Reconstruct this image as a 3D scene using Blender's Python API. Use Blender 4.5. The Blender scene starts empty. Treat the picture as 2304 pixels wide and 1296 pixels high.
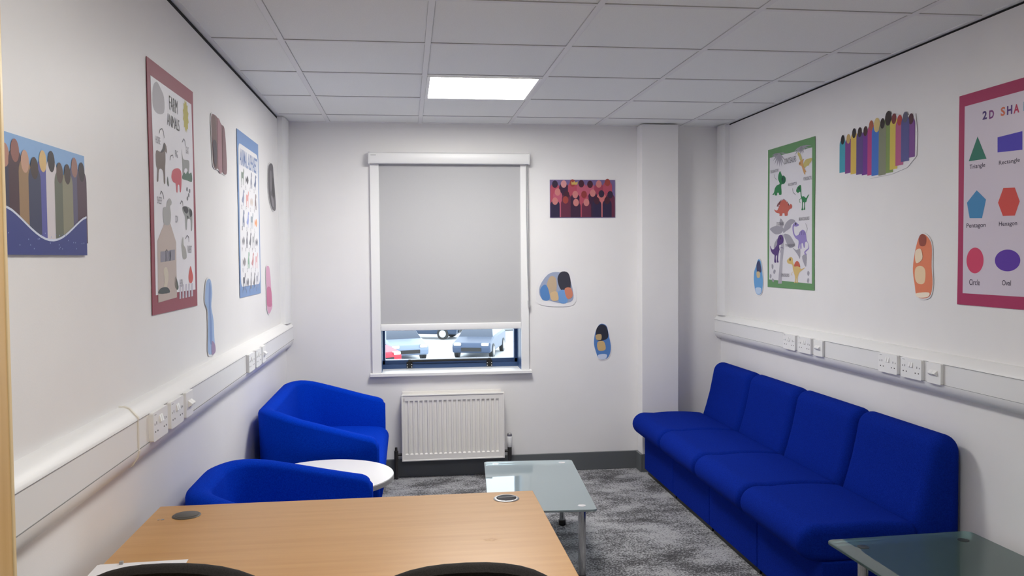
import bpy, bmesh, math, random
from mathutils import Vector, Matrix
random.seed(7)
COL = bpy.context.scene.collection
PI = math.pi
XR, H = 2.991, 2.3725          # room width, ceiling height; back wall y=0, left wall x=0, floor z=0
YF = -6.5                      # front wall, behind the viewer

# ------------------------------------------------------------------ camera
CAMP = Vector((0.79844, -5.64038, 1.47290))
CR = Vector((0.9921307, -0.12495938, -0.00786305))
CU = Vector((0.01233431, 0.03504839, 0.9993095))
CF = Vector((0.12459751, 0.99154262, -0.03631387))
FPX = 1877.855
cd = bpy.data.cameras.new('camera'); cam = bpy.data.objects.new('camera', cd); COL.objects.link(cam)
m = Matrix.Identity(4)
for i in range(3):
    m[i][0] = CR[i]; m[i][1] = CU[i]; m[i][2] = -CF[i]; m[i][3] = CAMP[i]
cam.matrix_world = m
cd.sensor_width = 36; cd.lens = FPX / 2304 * 36; cd.clip_start = 0.02; cd.clip_end = 300
bpy.context.scene.camera = cam

def wallpt(px, py, side):
    """where a wall mark sits: (u, v) in metres on the left ('L'), right ('R') or back ('B') wall"""
    d = CF + CR * ((px - 1152) / FPX) + CU * ((648 - py) / FPX)
    if side == 'L': t = (0 - CAMP.x) / d.x
    elif side == 'R': t = (XR - CAMP.x) / d.x
    else: t = (0 - CAMP.y) / d.y
    p = CAMP + d * t
    return ((p.y if side == 'L' else -p.y if side == 'R' else p.x), p.z)

# ------------------------------------------------------------------ materials
def lin(c):
    c = c / 255.0
    return c / 12.92 if c <= 0.04045 else ((c + 0.055) / 1.055) ** 2.4
def rgb(r, g, b, gain=1.0):
    return tuple(min(0.92, lin(v) * gain) for v in (r, g, b)) + (1,)
MATS = {}
def mat(name, color=(.8, .8, .8, 1), rough=.5, metal=0, spec=.5, **kw):
    if name in MATS: return MATS[name]
    m = bpy.data.materials.new(name); m.use_nodes = True
    b = m.node_tree.nodes['Principled BSDF']
    b.inputs['Base Color'].default_value = color
    b.inputs['Roughness'].default_value = rough
    b.inputs['Metallic'].default_value = metal
    b.inputs['Specular IOR Level'].default_value = spec
    for k, v in kw.items(): b.inputs[k].default_value = v
    MATS[name] = m
    return m
def noisy(name, c1, c2, scale=(30, 30, 30), rough=.6, bump=0, bscale=None, detail=3, lo=.35, hi=.65, spec=.5, **kw):
    m = mat(name, c1, rough, 0, spec, **kw); nt = m.node_tree; b = nt.nodes['Principled BSDF']
    tc = nt.nodes.new('ShaderNodeTexCoord'); mp = nt.nodes.new('ShaderNodeMapping')
    mp.inputs['Scale'].default_value = scale
    nt.links.new(tc.outputs['Object'], mp.inputs['Vector'])
    n = nt.nodes.new('ShaderNodeTexNoise'); n.inputs['Scale'].default_value = 1; n.inputs['Detail'].default_value = detail
    nt.links.new(mp.outputs[0], n.inputs['Vector'])
    r = nt.nodes.new('ShaderNodeValToRGB')
    r.color_ramp.elements[0].position = lo; r.color_ramp.elements[0].color = c1
    r.color_ramp.elements[1].position = hi; r.color_ramp.elements[1].color = c2
    nt.links.new(n.outputs['Fac'], r.inputs[0]); nt.links.new(r.outputs[0], b.inputs['Base Color'])
    if bump:
        n2 = nt.nodes.new('ShaderNodeTexNoise'); n2.inputs['Scale'].default_value = bscale or 300; n2.inputs['Detail'].default_value = 2
        nt.links.new(tc.outputs['Object'], n2.inputs['Vector'])
        bp = nt.nodes.new('ShaderNodeBump'); bp.inputs['Strength'].default_value = bump; bp.inputs['Distance'].default_value = .002
        nt.links.new(n2.outputs['Fac'], bp.inputs['Height']); nt.links.new(bp.outputs[0], b.inputs['Normal'])
    return m

M_WALL = noisy('wall_paint', (.80, .79, .785, 1), (.82, .81, .805, 1), (3, 3, 3), .45, .08, 220, spec=.35)
M_TILE = noisy('ceiling_tile', (.84, .85, .82, 1), (.89, .90, .87, 1), (260, 260, 260), .9, .25, 400)
M_TEE = mat('tee_bar', (.80, .80, .79, 1), .5)
M_GAP = mat('shadow_gap', (.012, .012, .012, 1), .9)
M_PVC = mat('white_plastic', (.80, .80, .795, 1), .42)
M_PVC2 = mat('white_plastic_plate', (.84, .84, .83, 1), .35)
M_HOLE = mat('dark_slot', (.03, .03, .03, 1), .6)
M_SKIRT = mat('grey_skirting', rgb(92, 96, 98), .45)
M_RAD = mat('radiator_enamel', (.82, .80, .76, 1), .3)
M_CHROME = mat('chrome', (.55, .55, .55, 1), .14, 1)
M_STEEL = mat('dull_steel', (.5, .5, .5, 1), .35, 1)
M_BLACK = mat('black_plastic', (.012, .012, .012, 1), .45)
M_PIPE = mat('dark_pipe', (.03, .028, .028, 1), .4)
M_FRAMEW = mat('white_trim', (.84, .84, .83, 1), .3)
M_WIN = mat('navy_window_frame', rgb(58, 86, 130), .35)
M_BLIND = noisy('blind_fabric', rgb(180, 180, 181, 1.0), rgb(185, 185, 186, 1.0), (900, 900, 900), .85)
M_LAM = mat('white_laminate', (.85, .84, .85, 1), .3)
M_EDGE = mat('grey_edge_band', rgb(165, 165, 165), .5)
M_PAPER = mat('paper', (.83, .82, .83, 1), .5)
M_PLAST_G = mat('dark_grey_shell', (.055, .055, .05, 1), .45)
M_BLKFAB = noisy('black_fabric', (.010, .008, .007, 1), (.02, .017, .015, 1), (400, 400, 400), .95, .4, 500)

def fabric(name, c1, c2):
    return noisy(name, c1, c2, (260, 260, 260), .97, .5, 700, spec=.04,
                 **{'Sheen Weight': .0})
M_TUB = fabric('bright_blue_wool', (.0006, .028, .40, 1), (.0010, .044, .52, 1))
M_SOFA = fabric('royal_blue_wool', (.0022, .015, .21, 1), (.004, .024, .29, 1))

def beech(name, c1, c2, axis_scale):
    m = noisy(name, c1, c2, axis_scale, .34, 0, detail=5, lo=.3, hi=.72)
    return m
M_BEECH = beech('beech_laminate', rgb(188, 140, 81, 1.0), rgb(198, 151, 92, 1.0), (2.5, 45, 20))
M_DOOR = beech('beech_door', rgb(205, 165, 105), rgb(222, 186, 130), (30, 30, 1.5))
M_LIP = beech('beech_lipping', rgb(226, 200, 150), rgb(235, 210, 165), (30, 30, 1.5))

def carpet():
    m = mat('grey_mottled_carpet', rough=.95, spec=.1); nt = m.node_tree; b = nt.nodes['Principled BSDF']
    tc = nt.nodes.new('ShaderNodeTexCoord')
    def noise(sc, mapping, detail, rough=.6):
        mp = nt.nodes.new('ShaderNodeMapping'); mp.inputs['Scale'].default_value = mapping
        nt.links.new(tc.outputs['Object'], mp.inputs['Vector'])
        n = nt.nodes.new('ShaderNodeTexNoise'); n.inputs['Scale'].default_value = sc
        n.inputs['Detail'].default_value = detail; n.inputs['Roughness'].default_value = rough
        nt.links.new(mp.outputs[0], n.inputs['Vector']); return n
    big = noise(3.6, (1, 1.5, 1), 9, .68); fine = noise(85, (1, 1.15, 1), 3, .9)
    mx = nt.nodes.new('ShaderNodeMath'); mx.operation = 'MULTIPLY_ADD'; mx.inputs[1].default_value = 1.3
    nt.links.new(fine.outputs['Fac'], mx.inputs[0]); nt.links.new(big.outputs['Fac'], mx.inputs[2])
    r = nt.nodes.new('ShaderNodeValToRGB'); e = r.color_ramp.elements
    e[0].position = .70; e[0].color = (.030, .030, .032, 1)
    e[1].position = 1.14; e[1].color = (.40, .40, .415, 1)
    x = r.color_ramp.elements.new(.92); x.color = (.125, .125, .132, 1)
    nt.links.new(mx.outputs[0], r.inputs[0])
    # ramp clamps at 1: rescale
    sc = nt.nodes.new('ShaderNodeMath'); sc.operation = 'MULTIPLY'; sc.inputs[1].default_value = .85
    nt.links.new(mx.outputs[0], sc.inputs[0]); nt.links.new(sc.outputs[0], r.inputs[0])
    e = r.color_ramp.elements
    for el, p in zip(sorted(e, key=lambda q: q.position), (.71, .965, 1.0)): el.position = p
    nt.links.new(r.outputs[0], b.inputs['Base Color'])
    bp = nt.nodes.new('ShaderNodeBump'); bp.inputs['Strength'].default_value = .6; bp.inputs['Distance'].default_value = .004
    nt.links.new(fine.outputs['Fac'], bp.inputs['Height']); nt.links.new(bp.outputs[0], b.inputs['Normal'])
    return m
M_CARPET = carpet()

def frosted(name, tint, body, diff):
    m = bpy.data.materials.new(name); m.use_nodes = True; nt = m.node_tree
    for n in list(nt.nodes): nt.nodes.remove(n)
    out = nt.nodes.new('ShaderNodeOutputMaterial')
    rf = nt.nodes.new('ShaderNodeBsdfRefraction'); rf.inputs['Color'].default_value = tint; rf.inputs['Roughness'].default_value = .30; rf.inputs['IOR'].default_value = 1.08
    df = nt.nodes.new('ShaderNodeBsdfDiffuse'); df.inputs['Color'].default_value = body
    gl = nt.nodes.new('ShaderNodeBsdfGlossy'); gl.inputs['Roughness'].default_value = .015; gl.inputs['Color'].default_value = (1, 1, 1, 1)
    fr = nt.nodes.new('ShaderNodeFresnel'); fr.inputs['IOR'].default_value = 1.5
    m1 = nt.nodes.new('ShaderNodeMixShader'); m1.inputs[0].default_value = diff
    nt.links.new(rf.outputs[0], m1.inputs[1]); nt.links.new(df.outputs[0], m1.inputs[2])
    m2 = nt.nodes.new('ShaderNodeMixShader')
    nt.links.new(fr.outputs[0], m2.inputs[0]); nt.links.new(m1.outputs[0], m2.inputs[1]); nt.links.new(gl.outputs[0], m2.inputs[2])
    nt.links.new(m2.outputs[0], out.inputs['Surface'])
    return m
M_FROST = frosted('pale_frosted_glass', (.86, .95, .95, 1), (.55, .67, .71, 1), .45)
M_FROST2 = frosted('green_frosted_glass', (.66, .93, .90, 1), (.40, .64, .60, 1), .13)
def pane_glass():
    m = bpy.data.materials.new('clear_glass'); m.use_nodes = True; nt = m.node_tree
    for n in list(nt.nodes): nt.nodes.remove(n)
    out = nt.nodes.new('ShaderNodeOutputMaterial')
    tr = nt.nodes.new('ShaderNodeBsdfTransparent'); tr.inputs[0].default_value = (.95, .98, 1, 1)
    gl = nt.nodes.new('ShaderNodeBsdfGlossy'); gl.inputs['Roughness'].default_value = .01
    fr = nt.nodes.new('ShaderNodeFresnel'); fr.inputs['IOR'].default_value = 1.35
    mx = nt.nodes.new('ShaderNodeMixShader')
    nt.links.new(fr.outputs[0], mx.inputs[0]); nt.links.new(tr.outputs[0], mx.inputs[1]); nt.links.new(gl.outputs[0], mx.inputs[2])
    nt.links.new(mx.outputs[0], out.inputs['Surface']); return m
M_GLASS = pane_glass()
def emit(name, col, s):
    m = bpy.data.materials.new(name); m.use_nodes = True; nt = m.node_tree
    for n in list(nt.nodes): nt.nodes.remove(n)
    out = nt.nodes.new('ShaderNodeOutputMaterial'); e = nt.nodes.new('ShaderNodeEmission')
    e.inputs[0].default_value = col; e.inputs[1].default_value = s
    nt.links.new(e.outputs[0], out.inputs['Surface']); return m
M_LED = emit('led_panel', (1.0, .98, .94, 1), 43.0)
M_LED_FILL = emit('led_panel_fill', (1.0, .98, .94, 1), 24.0)

# ------------------------------------------------------------------ mesh builder
class MB:
    def __init__(s): s.v = []; s.f = []; s.m = []; s.sm = []
    def add(s, vs, fs, mi=0, smooth=False):
        o = len(s.v); s.v += [tuple(p) for p in vs]
        for f in fs: s.f.append([o + i for i in f]); s.m.append(mi); s.sm.append(smooth)
        return s
    def box(s, x0, x1, y0, y1, z0, z1, mi=0):
        v = [(x, y, z) for z in (z0, z1) for y in (y0, y1) for x in (x0, x1)]
        return s.add(v, [(0, 2, 3, 1), (4, 5, 7, 6), (0, 1, 5, 4), (2, 6, 7, 3), (0, 4, 6, 2), (1, 3, 7, 5)], mi)
    def prism(s, prof, axis, a, b, mi=0, smooth=False):
        """prof: 2-D points; axis 'y': (x,z) profile swept along y; 'x': (y,z); 'z': (x,y)"""
        n = len(prof)
        def P(p, t): return (p[0], t, p[1]) if axis == 'y' else (t, p[0], p[1]) if axis == 'x' else (p[0], p[1], t)
        o = len(s.v)
        s.add([P(p, a) for p in prof] + [P(p, b) for p in prof], [(i, (i + 1) % n, n + (i + 1) % n, n + i) for i in range(n)], mi, smooth)
        s.f.append([o + i for i in range(n)][::-1]); s.m.append(mi); s.sm.append(False)
        s.f.append([o + n + i for i in range(n)]); s.m.append(mi); s.sm.append(False)
        return s
    def tube(s, pts, r, seg=14, mi=0, cap=True):
        pts = [Vector(p) for p in pts]; rr = r if isinstance(r, (list, tuple)) else [r] * len(pts)
        rings = []; up = None
        for i, p in enumerate(pts):
            t = (pts[min(i + 1, len(pts) - 1)] - pts[max(i - 1, 0)]).normalized()
            if up is None: up = Vector((0, 0, 1)) if abs(t.z) < .9 else Vector((1, 0, 0))
            a = t.cross(up).normalized(); b = a.cross(t).normalized(); up = b
            rings.append([p + (a * math.cos(2 * PI * k / seg) + b * math.sin(2 * PI * k / seg)) * rr[i] for k in range(seg)])
        o = len(s.v)
        s.add([q for g in rings for q in g], [(j * seg + k, j * seg + (k + 1) % seg, (j + 1) * seg + (k + 1) % seg, (j + 1) * seg + k) for j in range(len(pts) - 1) for k in range(seg)], mi, True)
        if cap:
            s.f.append([o + k for k in range(seg)][::-1]); s.m.append(mi); s.sm.append(False)
            s.f.append([o + (len(pts) - 1) * seg + k for k in range(seg)]); s.m.append(mi); s.sm.append(False)
        return s
    def lathe(s, prof, c=(0, 0), seg=48, mi=0):
        """prof: (r, z) from bottom to top"""
        o = len(s.v); n = len(prof)
        s.add([(c[0] + r * math.cos(2 * PI * k / seg), c[1] + r * math.sin(2 * PI * k / seg), z) for r, z in prof for k in range(seg)],
              [(j * seg + k, j * seg + (k + 1) % seg, (j + 1) * seg + (k + 1) % seg, (j + 1) * seg + k) for j in range(n - 1) for k in range(seg)], mi, True)
        s.f.append([o + k for k in range(seg)][::-1]); s.m.append(mi); s.sm.append(False)
        s.f.append([o + (n - 1) * seg + k for k in range(seg)]); s.m.append(mi); s.sm.append(False)
        return s
    def build(s, name, mats, parent=None, bevel=0, seg=3, loc=None, rotz=0, angle=35, harden=True):
        me = bpy.data.meshes.new(name); me.from_pydata(s.v, [], s.f)
        if not isinstance(mats, (list, tuple)): mats = [mats]
        for mm in mats: me.materials.append(mm)
        for p, mi, sm in zip(me.polygons, s.m, s.sm): p.material_index = mi; p.use_smooth = sm or bevel > 0
        bm = bmesh.new(); bm.from_mesh(me); bmesh.ops.recalc_face_normals(bm, faces=bm.faces); bm.to_mesh(me); bm.free()
        try: me.set_sharp_from_angle(angle=math.radians(40))
        except Exception: pass
        o = bpy.data.objects.new(name, me); COL.objects.link(o)
        if parent: o.parent = parent
        if loc: o.location = loc
        o.rotation_euler.z = rotz
        if bevel:
            b = o.modifiers.new('bevel', 'BEVEL'); b.width = bevel; b.segments = seg; b.limit_method = 'ANGLE'; b.angle_limit = math.radians(angle); b.harden_normals = harden
        return o
def tag(o, label, cat, group=None):
    o['label'] = label; o['category'] = cat
    if group: o['group'] = group
    return o
def thing(name, label, cat, loc=(0, 0, 0), rotz=0, group=None):
    o = bpy.data.objects.new(name, None); COL.objects.link(o); o.empty_display_size = .05
    o.location = loc; o.rotation_euler.z = rotz
    return tag(o, label, cat, group)
def struct(o, label=None):
    o['kind'] = 'structure'
    if label: o['label'] = label
    return o
def copy_tree(o, parent=None):
    c = o.copy(); COL.objects.link(c)
    if parent: c.parent = parent
    for ch in [q for q in bpy.data.objects if q.parent == o]: copy_tree(ch, c)
    return c
def rrect(x0, x1, y0, y1, r, n=6):
    pts = []
    for cx, cy, a in ((x1 - r, y1 - r, 0), (x0 + r, y1 - r, 90), (x0 + r, y0 + r, 180), (x1 - r, y0 + r, 270)):
        for k in range(n + 1):
            t = math.radians(a + 90 * k / n); pts.append((cx + r * math.cos(t), cy + r * math.sin(t)))
    return pts

# ------------------------------------------------------------------ room shell
T = .12
struct(MB().box(-.3, XR + .3, YF - .2, .2, -.1, 0).build('floor', M_CARPET))
# back wall with the window opening
WX0, WX1, WZ0, WZ1 = .622, 1.568, .705, 2.105
w = MB()
w.box(-.3, WX0, 0, .26, 0, H + .1); w.box(WX1, XR + .3, 0, .26, 0, H + .1)
w.box(WX0, WX1, 0, .26, 0, WZ0); w.box(WX0, WX1, 0, .26, WZ1, H + .1)
struct(w.build('wall_back', M_WALL))
w = MB(); w.box(-T, 0, YF - .1, .0, 0, H - .016); w.box(-T, -.03, YF - .1, 0, H - .016, H + .1)
struct(w.build('wall_left', M_WALL))
w = MB(); w.box(XR, XR + T, YF - .1, 0, 0, H - .009); w.box(XR + .03, XR + T, YF - .1, 0, H - .009, H + .1)
struct(w.build('wall_right', M_WALL))
struct(MB().box(-T, XR + T, YF - .1, YF, 0, H + .1).build('wall_front', M_WALL))
# boxed-in pillar on the back wall
struct(MB().box(2.384, 2.640, -.118, 0, 0, H - .004).build('wall_pillar', M_WALL, bevel=.003))
# vertical trunking in the two back corners (bevelled profile)
def vtrunk(x0, sgn, y0, y1, name, z0):
    p = [(x0, y0), (x0 + sgn * .03, y0 + .006), (x0 + sgn * .045, y0 + .035), (x0 + sgn * .047, y1 - .045), (x0 + sgn * .036, y1 - .012), (x0 + sgn * .03, y1), (x0, y1)]
    struct(MB().prism(p, 'z', z0, H - .003, 0).build(name, M_PVC))
vtrunk(0, 1, -.225, 0, 'trim_1', 1.063)
vtrunk(XR, -1, -.150, 0, 'trim_2', 1.063)
# shadow gaps round the ceiling
g = MB(); g.box(-.029, -.0005, YF, 0, H - .0155, H - .001); struct(g.build('trim_3', M_GAP))
g = MB(); g.box(XR + .0005, XR + .029, YF, 0, H - .0085, H - .001); struct(g.build('trim_4', M_GAP))
# skirting
def skirt(name, mb): struct(mb.build(name, M_SKIRT, bevel=.003))
sk = MB(); sk.box(.0, 2.384, -.018, -.0005, 0, .122); sk.box(2.640, XR, -.018, -.0005, 0, .122)
skirt('baseboard_back', sk)
sk = MB(); sk.box(2.366, 2.384, -.136, -.0005, 0, .122); sk.box(2.384, 2.640, -.136, -.118, 0, .122); sk.box(2.640, 2.658, -.136, -.0005, 0, .122)
skirt('baseboard_pillar', sk)
skirt('baseboard_left', MB().box(.0005, .018, YF, -.018, 0, .122))
skirt('baseboard_right', MB().box(XR - .018, XR - .0005, YF, -.018, 0, .122))

# ceiling: lay-in tiles on a tee grid
gx = [.297 + .6 * k for k in range(5)]
gy = [-.2833 - .6 * k for k in range(11)]
xs = [0] + gx + [XR]; ys = [0] + gy + [YF]
LIGHTS = [(2, 2), (2, 7)]
c = MB()
for i in range(len(xs) - 1):
    for j in range(len(ys) - 1):
        if (i, j) in LIGHTS: continue
        c.box(xs[i] - .003, xs[i + 1] + .003, ys[j + 1] - .003, ys[j] + .003, H + .004, H + .02)
c.box(-.1, XR + .1, YF - .1, .1, H + .06, H + .10)
struct(c.build('ceiling', M_TILE))
c = MB()
for x in gx: c.box(x - .012, x + .012, YF, 0, H, H + .006)
for y in gy: c.box(0, XR, y - .011, y + .011, H + .0005, H + .006)
c.box(0, .022, YF, 0, H - .0005, H + .006); c.box(XR - .022, XR, YF, 0, H - .0005, H + .006)
c.box(0, XR, -.022, 0, H - .0005, H + .006)
struct(c.build('trim_5', M_TEE))
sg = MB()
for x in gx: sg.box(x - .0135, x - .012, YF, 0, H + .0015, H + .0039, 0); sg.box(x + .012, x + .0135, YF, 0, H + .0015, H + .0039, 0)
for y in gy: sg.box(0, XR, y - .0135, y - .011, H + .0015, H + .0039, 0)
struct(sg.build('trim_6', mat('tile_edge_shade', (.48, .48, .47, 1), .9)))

# ------------------------------------------------------------------ ceiling light panels
def light_panel(i, j, label, mt):
    x0, x1, y0, y1 = xs[i] + .013, xs[i + 1] - .013, ys[j + 1] + .013, ys[j] - .013
    cx, cy = (x0 + x1) / 2, (y0 + y1) / 2
    t = thing('ceiling_light', label, 'light', (cx, cy, H))
    hx, hy = (x1 - x0) / 2, (y1 - y0) / 2; b = .016
    f = MB()
    f.box(-hx, hx, -hy, -hy + b, -.004, .02); f.box(-hx, hx, hy - b, hy, -.004, .02)
    f.box(-hx, -hx + b, -hy + b, hy - b, -.004, .02); f.box(hx - b, hx, -hy + b, hy - b, -.004, .02)
    f.build('frame', M_PVC2, t)
    MB().box(-hx + b, hx - b, -hy + b, hy - b, .002, .012).build('diffuser', mt, t)
light_panel(2, 2, 'square glowing white light panel set in the tiled ceiling', M_LED)
light_panel(2, 7, 'unseen square fill panel added in the ceiling near the viewer to brighten the near walls', M_LED_FILL)  # added dimmer panel, out of view, to lift the near walls

# ------------------------------------------------------------------ dado trunking along both side walls
DP = [(0, 1.066), (.012, 1.066), (.026, 1.060), (.047, 1.036), (.050, 1.030), (.050, 1.0285), (.048, 1.0275), (.048, .9455), (.050, .9445), (.050, .943), (.046, .925), (.032, .903), (.020, .898), (0, .898)]
def dado(side, name, y0, y1, seams):
    f = (lambda d: d) if side == 'L' else (lambda d: XR - d)
    struct(MB().prism([(f(d), z) for d, z in DP], 'y', y0, y1).build(name, M_PVC))
    o = bpy.data.objects[name]
    g = MB()
    for z in (1.028, .945):
        a, b = sorted((f(.0479), f(.0503))); g.box(a, b, y0, y1, z - .0006, z + .0006)
    g.build('cover_groove', mat('groove_grey', (.25, .25, .25, 1), .8), o)
    for ys_ in seams:
        P2 = [(f(d + .0025 if d > 0 else 0), z + (.0025 if z > 1.0 else -.0025 if z < .95 else 0)) for d, z in DP]
        MB().prism(P2, 'y', ys_ - .005, ys_ + .005).build('joint_strip', mat('cream_plastic', rgb(225, 220, 208), .4), o)
dado('L', 'trim_7', YF, -.002, [-3.215])
dado('R', 'trim_8', YF, -.002, [])

def wall_frame(side, y, z, d):
    """location + turn of a wall fitting; local x runs right, -y out of the wall, z up"""
    return ((d, y, z), PI / 2) if side == 'L' else ((XR - d, y, z), -PI / 2)
def double_socket(side, y, label, group):
    loc, rz = wall_frame(side, y, .9865, .048)
    t = thing('double_socket', label, 'socket', loc, rz, group)
    p = MB(); p.prism(rrect(-.073, .073, -.043, .043, .006), 'y', -.014, 0)
    for sx in (-1, 1):
        cx = sx * .043
        for dx, dz, wd, hg in ((0 if sx else 0, .010, .004, .009),):
            p.box(cx - .002, cx + .002, -.0143, -.0135, .004, .013, 1)
        for dx in (-.011, .011): p.box(cx + dx - .0035, cx + dx + .0035, -.0143, -.0135, -.0185, -.0135, 1)
        p.box(cx + sx * .017 - .002, cx + sx * .017 + .002, -.0143, -.0135, .004, .010, 1)
    p.box(-.062, -.045, -.0143, -.0135, .0335, .0350, 1)
    p.build('plate', [M_PVC2, M_HOLE], t, bevel=.002, seg=2)
    for sx in (-1, 1):
        MB().prism([(-.0135, .004), (-.0195, .007), (-.0150, .026), (-.0135, .027)], 'x', sx * .0085 - .006, sx * .0085 + .006).build('switch', M_PVC2, t)
def data_outlet(side, y, label, group):
    loc, rz = wall_frame(side, y, .9865, .048)
    t = thing('data_outlet', label, 'socket', loc, rz, group)
    MB().prism(rrect(-.046, .046, -.043, .043, .006), 'y', -.014, 0).build('plate', M_PVC2, t, bevel=.002, seg=2)
    for sx in (-1, 1):
        q = MB(); cx = sx * .0125
        q.prism([(-.0135, .014), (-.027, .003), (-.027, -.001), (-.0135, -.010)], 'x', cx - .0115, cx + .0115)
        q.box(cx - .006, cx + .006, -.0265, -.0240, -.0025, -.0012, 1)
        q.build('port', [M_PVC2, mat('port_shade', (.18, .18, .18, 1), .6)], t)
LG, RG = 'sockets on the left wall trunking', 'sockets on the right wall trunking'
double_socket('L', -3.045, 'white double socket on left wall trunking, nearest the viewer beside the joint strip', LG)
double_socket('L', -2.862, 'white double socket on left wall trunking between a double socket and a data outlet', LG)
data_outlet('L', -2.708, 'white data outlet on left wall trunking, just above the desk end', LG)
double_socket('L', -1.560, 'white double socket on left wall trunking above the tub armchairs, nearer of the far pair', LG)
double_socket('L', -1.372, 'white double socket on left wall trunking above the tub armchairs, beside the far data outlet', LG)
data_outlet('L', -1.215, 'white data outlet on left wall trunking, nearest the window corner', LG)
double_socket('R', -1.182, 'white double socket on right wall trunking, closest to the pillar end', RG)
double_socket('R', -1.364, 'white double socket on right wall trunking next to the far data outlet', RG)
data_outlet('R', -1.518, 'white data outlet on right wall trunking, the farther of the two there', RG)
double_socket('R', -2.154, 'white double socket on right wall trunking, first of the nearer group of three', RG)
double_socket('R', -2.329, 'white double socket on right wall trunking, middle of the nearer group of three', RG)
data_outlet('R', -2.485, 'white data outlet on right wall trunking, the nearer of the two there', RG)

# ------------------------------------------------------------------ window
WY = .200
wf = MB()
wf.box(WX0, WX0 + .020, WY, WY + .06, WZ0, WZ1); wf.box(WX1 - .024, WX1, WY, WY + .06, WZ0, WZ1)
wf.box(WX0, WX1, WY, WY + .05, WZ0, .766); wf.box(WX0, WX1, WY, WY + .06, WZ1 - .05, WZ1)
wf.box(WX0, WX1, WY, WY + .06, 1.10, 1.16)
wf.box(WX0, WX1, WY - .012, WY, WZ0, .738)
win = struct(wf.build('window_1', M_WIN, bevel=.003))
MB().box(WX0 + .01, WX1 - .01, WY + .028, WY + .034, .77, WZ1 - .02).build('pane', M_GLASS, win)
hb = MB(); hb.tube([(.802, WY - .030, .763), (1.378, WY - .030, .763)], .008); hb.build('handle_bar', M_BLACK, win)
for hx in (.808, 1.366):
    q = MB(); q.prism(rrect(hx - .021, hx + .021, .711, .754, .006, 3), 'y', WY - .018, WY - .010)
    q.box(hx - .008, hx + .008, WY - .036, WY - .012, .734, .772)
    for dx in (-.015, .015):
        for z in (.719, .736): q.prism([(hx + dx + .0035 * math.cos(2 * PI * k / 10), z + .0035 * math.sin(2 * PI * k / 10)) for k in range(10)], 'y', WY - .020, WY - .0175, 1)
    q.build('bracket', [M_BLACK, M_PVC2], win)
struct(MB().prism([(.205, .708), (-.034, .708), (-.042, .704), (-.042, .688), (-.036, .683), (-.001, .683), (-.001, .700), (.205, .700)], 'x', .548, 1.634).build('trim_9', M_FRAMEW))
# white reveal lining
rv = MB(); rv.box(WX0 - .0, WX0 + .003, .001, WY, .708, WZ1); rv.box(WX1 - .003, WX1, .001, WY, .708, WZ1)
struct(rv.build('trim_10', M_WIN))

# roller blind
bl = thing('roller_blind', 'pale grey roller blind pulled almost fully down over the window', 'blind', (1.0925, 0, 2.10))
q = MB(); q.prism([(-.0, .075), (-.058, .075), (-.070, .066), (-.072, .050), (-.072, .012), (-.066, .0), (-.0, .0)], 'x', -.531, .527); q.build('cassette', M_PVC2, bl, bevel=.002)
q = MB(); q.prism([(-.0, .077), (-.060, .077), (-.074, .066), (-.075, .050), (-.075, .010), (-.068, -.002), (-.0, -.002)], 'x', -.537, -.529); q.build('end_cap', M_PVC, bl)
q = MB(); q.prism([(-.0, .077), (-.060, .077), (-.074, .066), (-.075, .050), (-.075, .010), (-.068, -.002), (-.0, -.002)], 'x', .525, .533); q.build('end_cap', M_PVC, bl)
q = MB(); q.box(-.522, -.487, -.0728, -.072, .052, .055); q.build('maker_mark', mat('mark_grey', (.3, .3, .3, 1), .6), bl)
q = MB(); q.box(-.531, -.472, -.024, 0, -1.392, 0); q.build('side_channel', M_FRAMEW, bl, bevel=.003)
q = MB(); q.box(.474, .527, -.024, 0, -1.392, 0); q.build('side_channel', M_FRAMEW, bl, bevel=.003)
q = MB(); n = 24
for k in range(n):
    z0, z1 = -1.092 + k * 1.092 / n, -1.092 + (k + 1) * 1.092 / n
    wv = lambda z: .0015 * math.sin((z + 1.1) * 9)
    q.add([(-.472, -.012 + wv(z0), z0), (.474, -.012 + wv(z0), z0), (.474, -.012 + wv(z1), z1), (-.472, -.012 + wv(z1), z1)], [(0, 1, 2, 3)], 0, True)
    q.add([(-.472, -.0105 + wv(z0), z0), (.474, -.0105 + wv(z0), z0), (.474, -.0105 + wv(z1), z1), (-.472, -.0105 + wv(z1), z1)], [(3, 2, 1, 0)], 0, True)
q.build('fabric', M_BLIND, bl)
q = MB(); q.prism(rrect(-.021, -.003, -1.110, -1.066, .004, 3), 'x', -.470, .472); q.build('bottom_bar', M_FRAMEW, bl)
q = MB()
q.tube([(.513, -.040, .0), (.512, -.040, -.3), (.517, -.040, -.7), (.524, -.036, -.925)], .003, 8)
q.tube([(.520, -.034, .0), (.524, -.034, -.4), (.526, -.034, -.925)], .0022, 8)
q.tube([(.525, -.035, -.92), (.525, -.035, -.965)], [.008, .007], 10)
q.build('pull_cord', mat('cord_grey', (.38, .38, .39, 1), .5), bl)

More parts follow.
